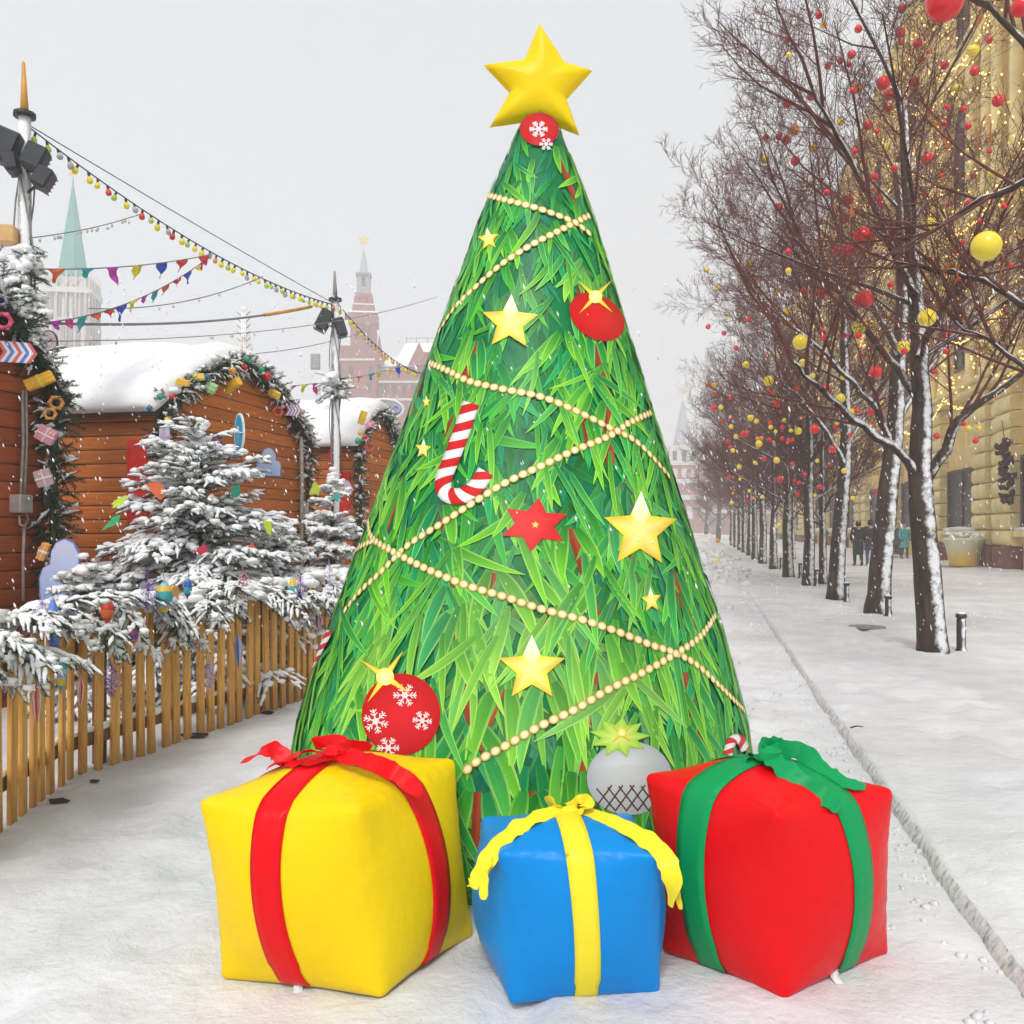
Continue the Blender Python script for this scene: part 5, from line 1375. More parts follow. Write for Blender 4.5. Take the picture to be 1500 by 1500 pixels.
tr1 = linden('first bare tree in full view with a wide snow stripe down its forked trunk', b1,
    [(0, 0, -.1)]+loc3(b1, [(1360, 850, 10.35), (1350, 740, 10.3), (1347, 690, 10.3), (1350, 600, 10.35), (1346, 500, 10.4), (1340, 400, 10.5), (1330, 280, 10.6), (1322, 150, 10.7)]), .165,
    [(loc3(b1, [(1347, 700, 10.3), (1325, 668, 10.2), (1265, 625, 10.0), (1215, 582, 9.8), (1185, 555, 9.6), (1160, 528, 9.5)]), .066),
     (loc3(b1, [(1354, 705, 10.3), (1385, 660, 10.2), (1402, 615, 10.1), (1440, 585, 10.0), (1500, 545, 9.9), (1560, 500, 9.8)]), .078),
     (loc3(b1, [(1350, 590, 10.3), (1330, 560, 10.6), (1290, 510, 10.9), (1240, 440, 11.1), (1200, 390, 11.2), (1165, 350, 11.3)]), .06),
     (loc3(b1, [(1348, 520, 10.3), (1380, 450, 10.0), (1430, 400, 9.7), (1490, 360, 9.5)]), .055),
     (loc3(b1, [(1342, 430, 10.4), (1300, 350, 10.0), (1260, 260, 9.7), (1215, 180, 9.5), (1190, 130, 9.4)]), .055)], 3, 4, 5)
b2 = P(1285, 905, 15.0); b2.z = .06
tr2 = linden('second bare tree in full view, leaning right behind the first', b2,
    [(0, 0, -.1)]+loc3(b2, [(1290, 830, 15.0), (1300, 730, 15.0), (1310, 640, 15.0), (1316, 540, 15.1), (1322, 440, 15.2), (1320, 330, 15.3), (1312, 240, 15.4)]), .20,
    [(loc3(b2, [(1308, 655, 15), (1285, 600, 14.8), (1250, 560, 14.5), (1190, 500, 14.2), (1160, 480, 14.0)]), .075),
     (loc3(b2, [(1312, 620, 15), (1345, 560, 15.2), (1390, 500, 15.4), (1440, 450, 15.6)]), .075),
     (loc3(b2, [(1318, 520, 15), (1270, 430, 15.3), (1230, 340, 15.7), (1205, 280, 16)]), .07)], 8, 4, 6, Lx=1.15)
b3 = P(1224, 882, 18.2); b3.z = .06
tr3 = linden('third bare tree in full view, slim and leaning right', b3,
    [(0, 0, -.1)]+loc3(b3, [(1228, 800, 18.2), (1235, 720, 18.2), (1240, 640, 18.3), (1238, 560, 18.4), (1236, 470, 18.5), (1230, 380, 18.6)]), .17,
    [(loc3(b3, [(1238, 680, 18.2), (1210, 630, 18.0), (1170, 580, 17.8), (1140, 560, 17.6)]), .07),
     (loc3(b3, [(1240, 650, 18.2), (1280, 590, 18.4), (1320, 540, 18.6)]), .065),
     (loc3(b3, [(1238, 560, 18.4), (1200, 480, 18.8), (1175, 430, 19.2)]), .06)], 15, 4, 6, Lx=1.1)
b0 = S(2.66, 6.35, .05)
d0 = b0.y; 
tr0 = linden('nearest bare tree, its trunk outside the right edge and only its branches reaching in', b0,
    [(0, 0, -.1), (.02, 0, 1.2), (.0, .02, 2.3), (-.03, .0, 3.4), (-.05, .0, 4.6)], .17,
    [(loc3(b0, [(1590, 330, 6.4), (1500, 265, 6.5), (1440, 290, 6.7), (1380, 330, 7.0), (1330, 350, 7.4)]), .036),
     (loc3(b0, [(1600, 480, 6.3), (1500, 445, 6.6), (1440, 410, 7.0), (1370, 395, 7.4), (1300, 380, 7.8)]), .034),
     (loc3(b0, [(1590, 200, 6.2), (1500, 60, 6.2), (1450, 10, 6.4), (1400, -20, 6.6)]), .034),
     (loc3(b0, [(1600, 620, 6.2), (1520, 560, 6.6), (1450, 500, 6.9), (1400, 470, 7.2)]), .03)], 23, 3, 0, Lx=.66)
bR = S(2.9, 24.5, .05); rngR = random.Random(77)
def rowlimb(a, z0, L, rise): return [(.02*cos(a), .02*sin(a), z0), (L*.35*cos(a), L*.35*sin(a), z0+rise*.45), (L*cos(a+.15), L*sin(a+.15), z0+rise)]
trR = linden('fourth bare tree in view along the pavement, counted from the nearest', P(1184, 858, 22.6), [(0, 0, -.1), (.03, 0, 1.2), (.02, .03, 2.3), (.05, .0, 3.6), (.0, .04, 5.0), (.03, 0, 6.0)], .15,
    [(rowlimb(k*1.26+.3, 2.1+.25*k, 2.0-.1*k, .9+.15*k), .05) for k in range(6)], 51, 4, 5, Lx=.9)
trR.location.z = .05
rowlab = ['fourth', 'fifth', 'sixth', 'seventh', 'eighth', 'ninth', 'tenth', 'eleventh', 'twelfth', 'thirteenth']
far = [(1184, 858), (1155, 846), (1133, 834), (1117, 826), (1106, 820), (1098, 814), (1090, 809.5), (1084, 806), (1077, 802), (1072, 799)]
src = [trR]*10
for i, (px, py) in enumerate(far):
    if i == 0: continue
    d = 1.44*F/(py-HY); p = P(px, py, d); p.z = .05
    copy_tree(src[i], p, (1.3, 3.0, 4.4, .5, 2.2, 5.2, 3.7, 1.7, 5.8, 2.7)[i], '%s bare tree in view along the pavement, counted from the nearest' % rowlab[i], None, (1, 1.05, .95, 1.08, 1.0, 1.1, 1.0, 1.1, 1.05, 1.1)[i])
for i, (px, d) in enumerate(((1172, 21.5), (1150, 33), (1128, 41))):      # second row nearer the facade
    p = P(px+34, 775, d+1.5); p.z = .05
    copy_tree(src[i+1], p, (2.0, 4.9, 3.3)[i], ('bare tree of the back row between the third and fourth trunks', 'bare tree of the back row beyond the walking couple', 'farthest bare tree of the back row by the facade')[i], 'bare trees of the back row', (.72, .8, .8)[i])
M['farbark'] = simple('far_tree_bark', (.05, .04, .038), .9, .3, 10, 0)
def far_tree(px, d, h, label, seed):
    rng = random.Random(seed); p = P(px, 775, d); root = thing('far_tree', label, 'tree', (p.x, p.y, 0), 0, 'distant dark trees before the gate'); t_ = MB(); t_.tube([(0, 0, 0), (.1, 0, h*.3), (.1, .1, h*.75)], [.36, .26, .1], 8); t_.build('trunk', M['farbark'], root)
    c_ = MB()
    for k in range(11):
        a = 2.4*k; grow(c_, V((.1, .05, h*lerp(.22, .72, k/10))), V((cos(a), sin(a), rng.uniform(.6, 1.2))), h*rng.uniform(.30, .44), .12, 1, 4, rng)
    for i in range(len(c_.m)): c_.m[i] = 0
    c_.build('crown', M['farbark'], root); return root
far_tree(1052, 120, 11.5, 'hazy dark tree left of the pavement trees in front of the gate tower', 4); far_tree(1072, 112, 9.8, 'hazy dark tree touching the pavement trees in front of the gate', 6); far_tree(1034, 132, 8.4, 'low hazy dark tree nearest the inflatable tree', 9); far_tree(1088, 126, 10.2, 'hazy dark tree behind the last pavement trunks', 12)

# ---------------------------------------------------------------- baubles
M['bred'] = glossy('red_bauble', (.74, .010, .020), .22); M['byel'] = glossy('yellow_bauble', (.86, .66, .04), .25); M['bor'] = glossy('orange_bauble', (.78, .25, .03), .25); M['capm'] = simple('bauble_cap', (.42, .34, .18), .35, .2, 20, 0, metal=1.0)
M['cord'] = simple('thin_cord', (.06, .05, .045), .8, .1, 20, 0)
BM = {}
def bauble(px, py, rpx, c, dep=None, real=.094):
    d = dep or min(16.5 if px > 1090 else 22, max(7.4 if rpx < 16 else 6.0, real*F/rpx)); r = rpx*d/F; p = P(px, py, d); mat = {'r': M['bred'], 'y': M['byel'], 'o': M['bor']}[c]
    cn = {'r': 'red', 'y': 'yellow', 'o': 'orange'}[c]
    size = 'large' if rpx > 8.5 else ('medium-sized' if rpx > 5 else 'small')
    vx = 'right' if px > 1350 else ('middle' if px > 1180 else 'left'); vy = 'top' if py < 170 else ('upper middle' if py < 340 else ('lower middle' if py < 520 else 'lowest'))
    lab = '%s %s bauble hanging in the %s %s part of the bare tree crowns' % (size, cn, vy, vx)
    grp = '%s %s baubles, %s %s of the crowns' % (size, cn, vy, vx)
    if rpx > 6.5:
        root = thing('bauble', lab, 'bauble', p, 0, grp)
        m_ = MB(); m_.lathe([(max(.0006, sin(pi*i/14)*r), -cos(pi*i/14)*r) for i in range(15)], 22, 0); m_.build('ball', mat, root)
        m_ = MB(); m_.lathe([(r*.2, r*.97), (r*.2, r*1.14), (r*.05, r*1.16), (.0006, r*1.17)], 10); m_.build('cap', M['capm'], root)
        m_ = MB(); m_.tube([(0, 0, r*1.15), (U(-.01, .01), 0, r*1.15+U(.10, .22))], .0035, 4); m_.build('cord', M['cord'], root)
    else:
        key = c
        if key not in BM:
            m_ = MB(); m_.lathe([(max(.006, sin(pi*i/10)), -cos(pi*i/10)) for i in range(11)], 14, 0); m_.lathe([(.2, .97), (.2, 1.14), (.03, 1.16), (.03, 2.2), (.006, 2.21)], 6, 1)
            o = m_.build('bauble', [mat, M['capm']]); BM[key] = o.data
        else:
            o = bpy.data.objects.new('bauble', BM[key]); COL.objects.link(o)
        o.location = p; o.scale = (r,)*3; tag(o, lab, 'bauble', grp)
C1 = dict(r=[(985,35,18),(978,137,20),(800,122,17),(1050,183,20),(980,180,12),(1352,168,15),(772,230,18),(725,257,14),(670,280,14),(1390,425,25),(905,350,28),(930,400,22),(600,407,18),(500,435,20),(840,530,20),(410,580,14),(465,578,15),(497,590,18),(718,622,11),(750,645,11),(533,680,20),(1090,670,25),(787,733,14),(757,845,22),(463,877,18),(740,925,20),(820,1000,40),(757,1055,32),(650,1230,26),(825,1265,38),(335,1350,12),(300,1355,8),(165,1380,11),(232,1408,11),(283,1470,11),(1170,1420,20),(985,1325,14),(1345,1325,11),(1490,1300,12),(570,1230,14),(375,1400,8),(1285,745,12),(890,870,18),(940,970,20),(1270,865,22),(800,1185,20),(1165,275,18),(1290,300,20),(1035,345,20),(1068,250,14),(925,455,18),(640,938,10),(530,1030,12),(715,888,10),(770,1290,16),(650,1495,10)],
          y=[(1078,35,18),(652,105,14),(1285,212,26),(725,515,17),(705,565,18),(612,625,20),(405,672,18),(915,625,20),(995,628,13),(1100,955,35),(1340,1040,62),(340,1108,13),(160,1140,11),(207,1218,11),(460,1233,16),(497,1315,16),(555,1445,32),(808,1380,32),(1090,1342,38),(992,1465,28),(455,1300,10),(245,1330,10),(1340,1468,18),(945,300,16),(1250,1350,14),(1120,520,16),(595,780,12),(870,1360,12),(1220,370,16)],
          o=[(528,550,22),(380,1178,14),(795,372,22),(870,800,12),(1160,1300,12),(1195,1130,20)])
C2 = dict(r=[(1172,38,20),(873,187,26),(660,262,22),(455,320,18),(615,428,20),(855,355,18),(1040,437,22),(690,515,16),(1130,457,13),(1165,498,12),(1245,405,12),(1295,478,13),(813,288,12),(315,450,15),(470,640,14),(190,338,14),(258,300,12),(165,243,9),(250,480,10),(220,395,9),(262,382,9),(260,505,9),(255,632,9),(478,468,9),(505,475,9),(522,475,9),(550,655,9),(545,705,9),(877,693,11),(765,455,10),(1120,185,14),(420,270,10),(520,575,9),(375,400,9),(415,120,10)],
          y=[(420,225,22),(725,298,20),(1463,200,18),(545,437,16),(565,150,18),(325,158,16),(190,243,12),(345,380,14),(380,490,15),(455,560,14),(297,588,11),(283,460,11),(740,605,12),(430,420,10),(362,570,8),(265,740,9),(770,355,14),(1265,425,13),(1310,425,12),(735,210,12),(515,435,9),(340,690,8),(395,715,8),(300,640,7),(710,400,10)], o=[(300,345,9),(375,505,8),(355,720,8),(270,700,7)])
SKIP = set()
for Cx, oy in ((C1, 0), (C2, 480)):
    for c in 'ryo':
        for x, y, r in Cx[c]: bauble(980+x*.3467, oy+y*.3467, r*.3467, c)
bauble(1384, 2, 27, 'r', 5.6); bauble(1496, 10, 14, 'r', 6.0)
rb_ = random.Random(44)
for i in range(40): bauble(rb_.uniform(1150, 1490), rb_.uniform(20, 520), rb_.uniform(3.0, 5.4), rb_.choice('rrrry'), rb_.uniform(7.6, 9.8))
for i in range(46):
    bauble(rb_.uniform(1046, 1290), rb_.gauss(625, 70), rb_.uniform(2.2, 4.2), rb_.choice('rrrryyo'), rb_.uniform(11, 21))
# orange dried leaves / glass drops
M['dry'] = simple('orange_brown_leaf', (.52, .15, .03), .6, .35, 20, .1)
for i, (x, y) in enumerate(((800, 815), (1130, 1040), (1330, 520), (1440, 800), (1365, 480), (1310, 25), (1130, 490), (1415, 1060), (1195, 1110), (1180, 530))):
    m_ = MB(); d = 7.2+.5*(i % 4); 
    for k in range(4):
        a = U(0, 6.28); q = V((U(-.05, .05), U(-.05, .05), -k*.05)); dd = V((cos(a)*.6, sin(a)*.6, -1)).normalized(); sd = dd.orthogonal().normalized(); l_ = U(.07, .13)
        g0 = [q, q+dd*l_*.3+sd*l_*.22, q+dd*l_*.65+sd*l_*.2, q+dd*l_, q+dd*l_*.65-sd*l_*.2, q+dd*l_*.3-sd*l_*.22]; m_.face([m_.vert(v) for v in g0])
    o = m_.build('dry_leaf_cluster', M['dry'], smooth=False); o.location = P(980+x*.3467, y*.3467, d); md = o.modifiers.new('t', 'SOLIDIFY'); md.thickness = .002
    tag(o, 'cluster of dry orange leaves still hanging on the nearest branches', 'leaves', 'dry leaf clusters')
# ---------------------------------------------------------------- the yellow department-store facade
def stone_mat(name, c, var=.2, sc=1.2, bump=.35):
    n = NT(name); co = n.coord(); f = n.noise(sc, 6, .62, co); s2 = n.noise(sc*9, 4, .6, co)
    cc = n.mix(n.ramp(f, [(.3, 0), (.72, 1)]), [x*(1-var) for x in c], [min(1, x*(1+var*.6)) for x in c])
    cc = n.mix(n.math('MULTIPLY', n.ramp(s2, [(.55, 0), (.8, 1)]), .35), cc, [x*.55 for x in c]); n.color(cc); n.rough(.85, .25); n.bump(s2, bump, .02); return n.mat
M['stone'] = stone_mat('ochre_limestone', (.86, .70, .33)); M['stone2'] = stone_mat('warm_ochre_wall', (.86, .62, .24)); M['plinth'] = stone_mat('reddish_granite', (.24, .09, .06), .35, 3); M['dark_glass'] = simple('dark_window_glass', (.035, .024, .02), .3, .5, 3, 0, spec=.2); M['frame'] = simple('brown_window_frame', (.11, .06, .04), .5, .3, 10, .1)
M['sill_snow'] = M['snow']
FX = 10.6; FT0, FT1, BAY = 17.0, 134.0, 9.2
fac = thing('department_store', 'long ochre stone building with rustic pilasters, arched windows and fairy lights along the pavement', 'building', S(FX, FT0), -TH)
L = FT1-FT0; nb_ = int(L/BAY); ph0 = (39.9-FT0) % BAY
HT = 27.0
w_ = MB(); w_.box(0, 8, 0, L, 0, HT); w_.build('wall', M['stone2'], fac, smooth=False)
def piers(k, e=0.0): return ((k*BAY-4.05-e+ph0, k*BAY-2.35+e+ph0), (k*BAY+2.35-e+ph0, k*BAY+4.05+e+ph0), (k*BAY+4.45-e*.5+ph0, k*BAY+4.85+e*.5+ph0))
for k in range(nb_+2):
    for y0, y1 in piers(k, .05):
        if y0 < 0 or y1 > L: continue
        w_ = MB(); w_.bbox(-.46, .3, y0, y1, -.3, .88, .03); w_.build('plinth_block', M['plinth'], fac, smooth=False)
for k in range(nb_+2):
    for y0, y1 in piers(k):
        if y0 < 0 or y1 > L: continue
        c_ = MB(); z = .9
        while z < 6.2:
            h = .56; out = .40 if y1-y0 > .6 else .26
            pr = [(-.0, 0), (-out*.72, .015), (-out*.95, .09), (-out, h*.5), (-out*.95, h-.09), (-out*.72, h-.015), (0, h)]
            A = [c_.vert((x, y0+.03*(i in (0, 6)), z+zz)) for i, (x, zz) in enumerate(pr)]; Bv = [c_.vert((x, y1, z+zz)) for x, zz in pr]
            for i in range(6): c_.face((A[i], A[i+1], Bv[i+1], Bv[i]))
            c_.face(A[::-1]); c_.face(Bv); z += .585
        sharp(c_.build('rustic_pier', M['stone'], fac), 50)
c_ = MB()
for z, o_, h in ((6.75, .55, .28), (7.03, .72, .16), (13.6, .5, .3), (13.9, .68, .16), (20.2, .5, .3), (20.5, .7, .18), (25.8, .7, .5), (26.3, 1.0, .3)): c_.bbox(-o_, -.002, -.2, L+.2, z, z+h, .04)
c_.build('cornice', M['stone'], fac, smooth=False)
for zb, zt in ((7.2, 13.6), (14.06, 20.2)):
    for k in range(12):
        y = k*BAY+BAY/2+ph0
        if y > L: continue
        for dy in (-.6, .6, -4.6+2.0, 2.6):
            c_ = MB(); c_.lathe([(.30, zb), (.30, zb+.3), (.22, zb+.36), (.20, zt-.6), (.22, zt-.45), (.32, zt-.3), (.32, zt)], 12, 0, (-.30, y+dy, 0)); c_.build('column', M['stone'], fac)
snb = MB()
for z, o_ in ((7.19, .70), (14.06, .66), (20.68, .68)):
    y = 0
    while y < L: l_ = U(2, 5); snb.tube([(-o_*.55, y+l_*q/5, z+.03) for q in range(6)], [.12, .2, .22, .2, .22, .1], 6, 0, True, .4); y += l_*1.02
snb.build('ledge_snow', M['snow'], fac)
cnt = 0
def window(y, z0, wd, ht, arch, sn=False):
    m_ = MB(); x = -.004; n = 12
    out = [(-wd/2, 0), (wd/2, 0), (wd/2, ht)]+([(cos(pi*i/n)*wd/2, ht+sin(pi*i/n)*wd/2) for i in range(1, n)] if arch else [])+[(-wd/2, ht)]
    fr = Matrix.Translation((-.03, y, z0)) @ Matrix.Rotation(-pi/2, 4, 'Z')
    m_.plate(out, .05, fr); wo_ = m_.build('window', M['dark_glass'], fac, smooth=False)
    f_ = MB(); pts = [fr @ V((a, -.05, b)) for a, b in out]; pts.append(pts[0])
    for a, b in zip(pts, pts[1:]): f_.tube([a, b], .07, 5)
    f_.tube([fr @ V((0, -.05, 0)), fr @ V((0, -.05, ht))], .04, 5); f_.tube([fr @ V((-wd/2, -.05, ht*.62)), fr @ V((wd/2, -.05, ht*.62))], .04, 5)
    f_.build('frame', M['frame'], wo_, smooth=False)
    if sn:
        s_ = MB(); s_.bbox(-.34, -.0, y-wd/2-.1, y+wd/2+.1, z0-.22, z0-.02, .03); s_.build('sill', M['stone'], wo_, smooth=False)
        s_ = MB(); s_.tube([(-.2, y-wd/2, z0+.04), (-.2, y, z0+.06), (-.2, y+wd/2, z0+.04)], [.12, .16, .12], 8, 0, True, .6); s_.build('sill_snow', M['snow'], wo_)
for k in range(nb_+1):
    y = k*BAY+ph0
    if y+1 > L or y < 1: continue
    window(y, 1.45, 4.3, 2.5, False, k < 9)
    if k < 18: window(y, 8.2, 2.2, 3.0, True); window(y-3.3, 8.2, 1.3, 2.6, True)
    if k < 16: window(y, 15.2, 2.1, 2.8, True)
    if k < 14: window(y, 21.6, 1.4, 2.4, False)
em = NT('warm_fairy_light'); em.b.inputs['Base Color'].default_value = (1, .7, .25, 1); em.b.inputs['Emission Color'].default_value = (1, .56, .13, 1); em.b.inputs['Emission Strength'].default_value = 3.2; M['fairy'] = em.mat
fl = MB()
def spark(p, r):
    i = len(fl.v); x, y, z = p
    for q in ((r, 0, 0), (-r, 0, 0), (0, r, 0), (0, -r, 0), (0, 0, r), (0, 0, -r)): fl.v.append((x+q[0], y+q[1], z+q[2]))
    for f in ((0, 2, 4), (2, 1, 4), (1, 3, 4), (3, 0, 4), (2, 0, 5), (1, 2, 5), (3, 1, 5), (0, 3, 5)): fl.face([i+k for k in f])
rf_ = random.Random(5)
for k in range(3600):
    y = rf_.uniform(0, 1)**1.3*L; z = rf_.uniform(6.8, 26.5); p = S(FX, FT0)+Matrix.Rotation(-TH, 3, 'Z') @ V((-rf_.uniform(.42, .75), y, z)); spark(p, rf_.uniform(.03, .055))
for z0, sag in ((6.9, .9), (9.4, .8), (13.8, 1.0), (20.4, 1.0)):       # swags
    for k in range(nb_):
        for q in range(46):
            u = q/46; p = S(FX, FT0)+Matrix.Rotation(-TH, 3, 'Z') @ V((-.80, k*BAY+u*BAY+ph0, z0-sag*4*u*(1-u)+rf_.uniform(-.06, .06))); spark(p, .035)
tag(fl.build('fairy_lights', M['fairy'], smooth=False, kind='stuff'), 'warm golden fairy lights strung in swags over the stone facade', 'fairy lights')
# dark red hanging ornament on a pier
p0 = PA(1472, 690, FX-.75); hg = thing('hanging_ornament', 'dark red dried flower ornament hanging on the stone pier', 'hanging ornament', p0); m_ = MB(); m2 = MB()
for k in range(70):
    u = R.random(); q = V((U(-.28, .28)*(1-.3*u)+.25*(u-.5), U(-.12, .12), 1.05-2.1*u)); m_.blob(q, U(.06, .12), (1, .7, 1), .8, 4, 7)
m_.build('flowers', simple('dark_crimson_petals', (.07, .012, .015), .8, .6, 8, .3), hg); m2.tube([(0, 0, 1.0), (-.05, .1, 1.7)], .015, 5); m2.build('cord', M['darkcable'], hg)
# planter
p0 = PA(1412, 826, FX-1.05); p0.z = PZ+.02; pl = thing('planter', 'pale yellow tapered tub of snow-covered plants in front of the ground-floor window', 'planter', p0)
def planter_mat():
    n = NT('two_tone_tub'); z = n.sep(n.coord())[2]; n.color(n.mix(n.ramp(n.math('ADD', z, n.math('MULTIPLY', n.noise(4), .12)), [(.35, 0), (.80, 1)]), (.78, .50, .10), (.66, .62, .42))); n.rough(.5, .4); n.bump(n.noise(12), .15, .01); return n.mat
m_ = MB(); m_.lathe([(.48, 0), (.50, .05), (.64, .80), (.74, .98), (.74, 1.06), (.66, 1.07), (.60, .95)], 24); m_.build('tub', planter_mat(), pl)
m_ = MB(); m_.bbox(-.75, .75, -.6, .6, -.12, -.0, .02); m_.build('slab', M['grey_metal'], pl, smooth=False)
f = MB(); s_ = MB()
for k in range(26): a = U(0, 6.28); r = U(.0, .5); twig(f, s_, (cos(a)*r, sin(a)*r, .98), V((cos(a)*.6, sin(a)*.6, U(.5, 1.2))), U(.18, .36), nl=.06, dens=60, snow=.9, sr=.055, wn=.012)
f.build('plants', FMATS, pl); s_.build('snow_load', M['snow'], pl)
pf = S(FX-.6, 15)

# ---------------------------------------------------------------- far towers
M['brick'] = stone_mat('old_red_brick', (.30, .085, .065), .2, .6); M['whitestone'] = stone_mat('white_stone', (.62, .60, .57), .12, .6); M['greentile'] = stone_mat('green_spire_tiles', (.09, .33, .27), .15, .5); M['greyroof'] = snowy('snowy_grey_roof', (.22, .23, .25), .3, 2, -.1, .55); M['slot'] = simple('dark_opening', (.05, .04, .04), .7, .2, 4, 0); M['gold'] = simple('gilded_star', (.72, .50, .14), .35, .2, 5, 0)
def prism(mb, c, w0, w1, z0, z1, n=4, rot=pi/4, m=0):
    mb.lathe([(w0/2*(sqrt(2) if n == 4 else 1), z0), (w1/2*(sqrt(2) if n == 4 else 1), z1)], n, m, mat=Matrix.Translation((c[0], c[1], 0)) @ Matrix.Rotation(rot, 4, 'Z'))
class TW:
    """tower drawn from photo rows at a known distance"""
    def __init__(s, name, label, cat, px, d, yaw=.12):
        s.px, s.d, s.k = px, d, d/F; p = P(px, 775, d); s.root = thing(name, label, cat, (p.x, p.y, 0), yaw)
    def z(s, y): return H+(HY-y)*s.k
    def part(s, name, rows, mat, n=4, rot=None):
        m_ = MB()
        for (w0, w1, y0, y1) in rows: prism(m_, (0, 0), w0*s.k, w1*s.k, s.z(y0), s.z(y1), n, pi/4 if rot is None else rot)
        return m_.build(name, mat, s.root, smooth=False)
    def face_boxes(s, name, lst, mat):
        for (x, y0, y1, w, hw) in lst:                  # x offset px, rows, width px, half width of the wall px
            for q in range(4):
                R4 = Matrix.Rotation(q*pi/2, 4, 'Z'); m_ = MB(); m_.bbox((x-w/2)*s.k, (x+w/2)*s.k, -hw*s.k-.10, -hw*s.k+.05, s.z(y0), s.z(y1), .02, 0, R4); m_.build(name, mat, s.root, smooth=False)
    def star(s, y, r, mat, spokes=False):
        m_ = MB(); pts = star_out((0, 0), r*s.k, 0, .42, 5, 1); m_.plate([(x, -z) for x, z in pts], .25, Matrix.Translation((0, 0, s.z(y)))); m_.tube([(0, 0, s.z(y+r+6)), (0, 0, s.z(y))], .10, 6); m_.build('star', mat, s.root, smooth=False)
g1 = TW('spire_tower', 'tall tower with pale green spire and white stone tracery crown, far behind the huts', 'tower', 107, 150, .16)
g1.part('spire', [(42, 4, 408, 276), (3, 1.5, 276, 258)], M['greentile'], 8, pi/8); g1.star(250, 10, M['gold'])
g1.part('crown', [(58, 52, 520, 412), (64, 64, 436, 428), (62, 62, 480, 476)], M['whitestone'], 4); g1.part('body', [(70, 66, 800, 520), (74, 74, 528, 516)], M['brick'], 4)
g1.face_boxes('opening', [(-20, 470, 428, 4, 28), (-10, 470, 424, 5, 28), (0, 470, 424, 5, 28), (10, 470, 424, 5, 28), (20, 470, 428, 4, 28), (-16, 514, 484, 6, 29), (-5.5, 514, 484, 6, 29), (5.5, 514, 484, 6, 29), (16, 514, 484, 6, 29)], simple('grey_shadowed_stone', (.30, .29, .28), .8, .2, 4, 0))
m_ = MB()
for q in range(4):
    for x in (-26, -13, 0, 13, 26):
        R4 = Matrix.Rotation(q*pi/2, 4, 'Z'); m_.lathe([(1.6*g1.k, g1.z(525)), (1.4*g1.k, g1.z(416)), (.05, g1.z(402))], 6, 0, mat=R4 @ Matrix.Translation((x*g1.k, -30*g1.k, 0)))
        if x < 26:
            for yb, hh in ((428, 16), (484, 10)): m_.tube([R4 @ V(((x+6.5+cos(pi*i/8)*6.2)*g1.k, -29.5*g1.k, g1.z(yb)+sin(pi*i/8)*hh*g1.k)) for i in range(9)], .09, 5)
m_.build('tracery', M['whitestone'], g1.root)
g2 = TW('brick_tower', 'slim red brick tower with grey spire and gilded star above the museum roofs', 'tower', 533, 190, .1)
g2.part('spire', [(15, 4, 402, 368)], M['greyroof'], 8, pi/8); g2.star(352, 9, M['gold'])
g2.part('lantern', [(20, 17, 432, 402), (22, 22, 405, 402)], M['greyroof']); g2.part('body', [(28, 24, 450, 432), (32, 30, 462, 450), (42, 42, 478, 462), (36, 36, 780, 478)], M['brick'])
g2.face_boxes('opening', [(0, 422, 408, 5, 9.2), (-5, 446, 438, 3, 13), (5, 446, 438, 3, 13), (-9, 500, 484, 4, 18), (0, 500, 484, 4, 18), (9, 500, 484, 4, 18)], M['slot'])
g2.part('snow_ledge', [(43.5, 42, 462.5, 460.5), (33, 31, 450, 448.6)], M['snow'])
mu = TW('brick_museum', 'wide red brick museum with steep snow-dusted roofs beside the slim tower', 'building', 600, 180, .0); k = mu.k
def mbox(name, lst, mat):
    m_ = MB()
    for x0, x1, y0, y1, dy0, dy1 in lst: m_.bbox((x0-600)*k, (x1-600)*k, dy0*2, dy1*2, mu.z(y1) if y1 < 775 else -.5, mu.z(y0), .05)
    return m_.build(name, mat, mu.root, smooth=False)
mbox('wall', [(496, 556, 512, 780, -2.0, 5), (556.5, 760, 540, 780, -1.2, 9), (610, 690, 520, 540.5, -1.6, 3)], M['brick'])
mbox('string_course', [(496, 556, 531, 534, -2.15, -2.003), (556.5, 760, 561, 564, -1.4, -1.203), (496, 760, 588, 591, -2.2, -2.003)], M['whitestone'])
m_ = MB()
def roof(x0, x1, t0, t1, yb, yt, ya, yb2):
    ya *= 2; yb2 *= 2; q = [((x0-600)*k, ya, mu.z(yb)), ((x1-600)*k, ya, mu.z(yb)), ((x1-600)*k, yb2, mu.z(yb)), ((x0-600)*k, yb2, mu.z(yb))]; c = (ya+yb2)/2
    p = [((t0-600)*k, c-.8, mu.z(yt)), ((t1-600)*k, c-.8, mu.z(yt)), ((t1-600)*k, c+.8, mu.z(yt)), ((t0-600)*k, c+.8, mu.z(yt))]
    i = len(m_.v); m_.v += q+p
    for f in ((0, 1, 5, 4), (1, 2, 6, 5), (2, 3, 7, 6), (3, 0, 4, 7), (4, 5, 6, 7)): m_.face([i+a for a in f])
roof(577, 668, 590, 655, 540, 494, -1.4, 8); roof(556, 600, 566, 590, 545, 520, -1.4, 5); roof(690, 764, 704, 750, 540, 506, -1.4, 8); m_.build('roof', M['greyroof'], mu.root, smooth=False)
m_ = MB()
for x in (590, 605, 622, 640, 655): m_.tube([((x-600)*k, 6.6, mu.z(496)), ((x-600)*k, 6.6, mu.z(483))], .09, 5)
m_.tube([((590-600)*k, 6.6, mu.z(485)), ((655-600)*k, 6.6, mu.z(485))], .07, 5); m_.build('cresting', M['grey_metal'], mu.root)
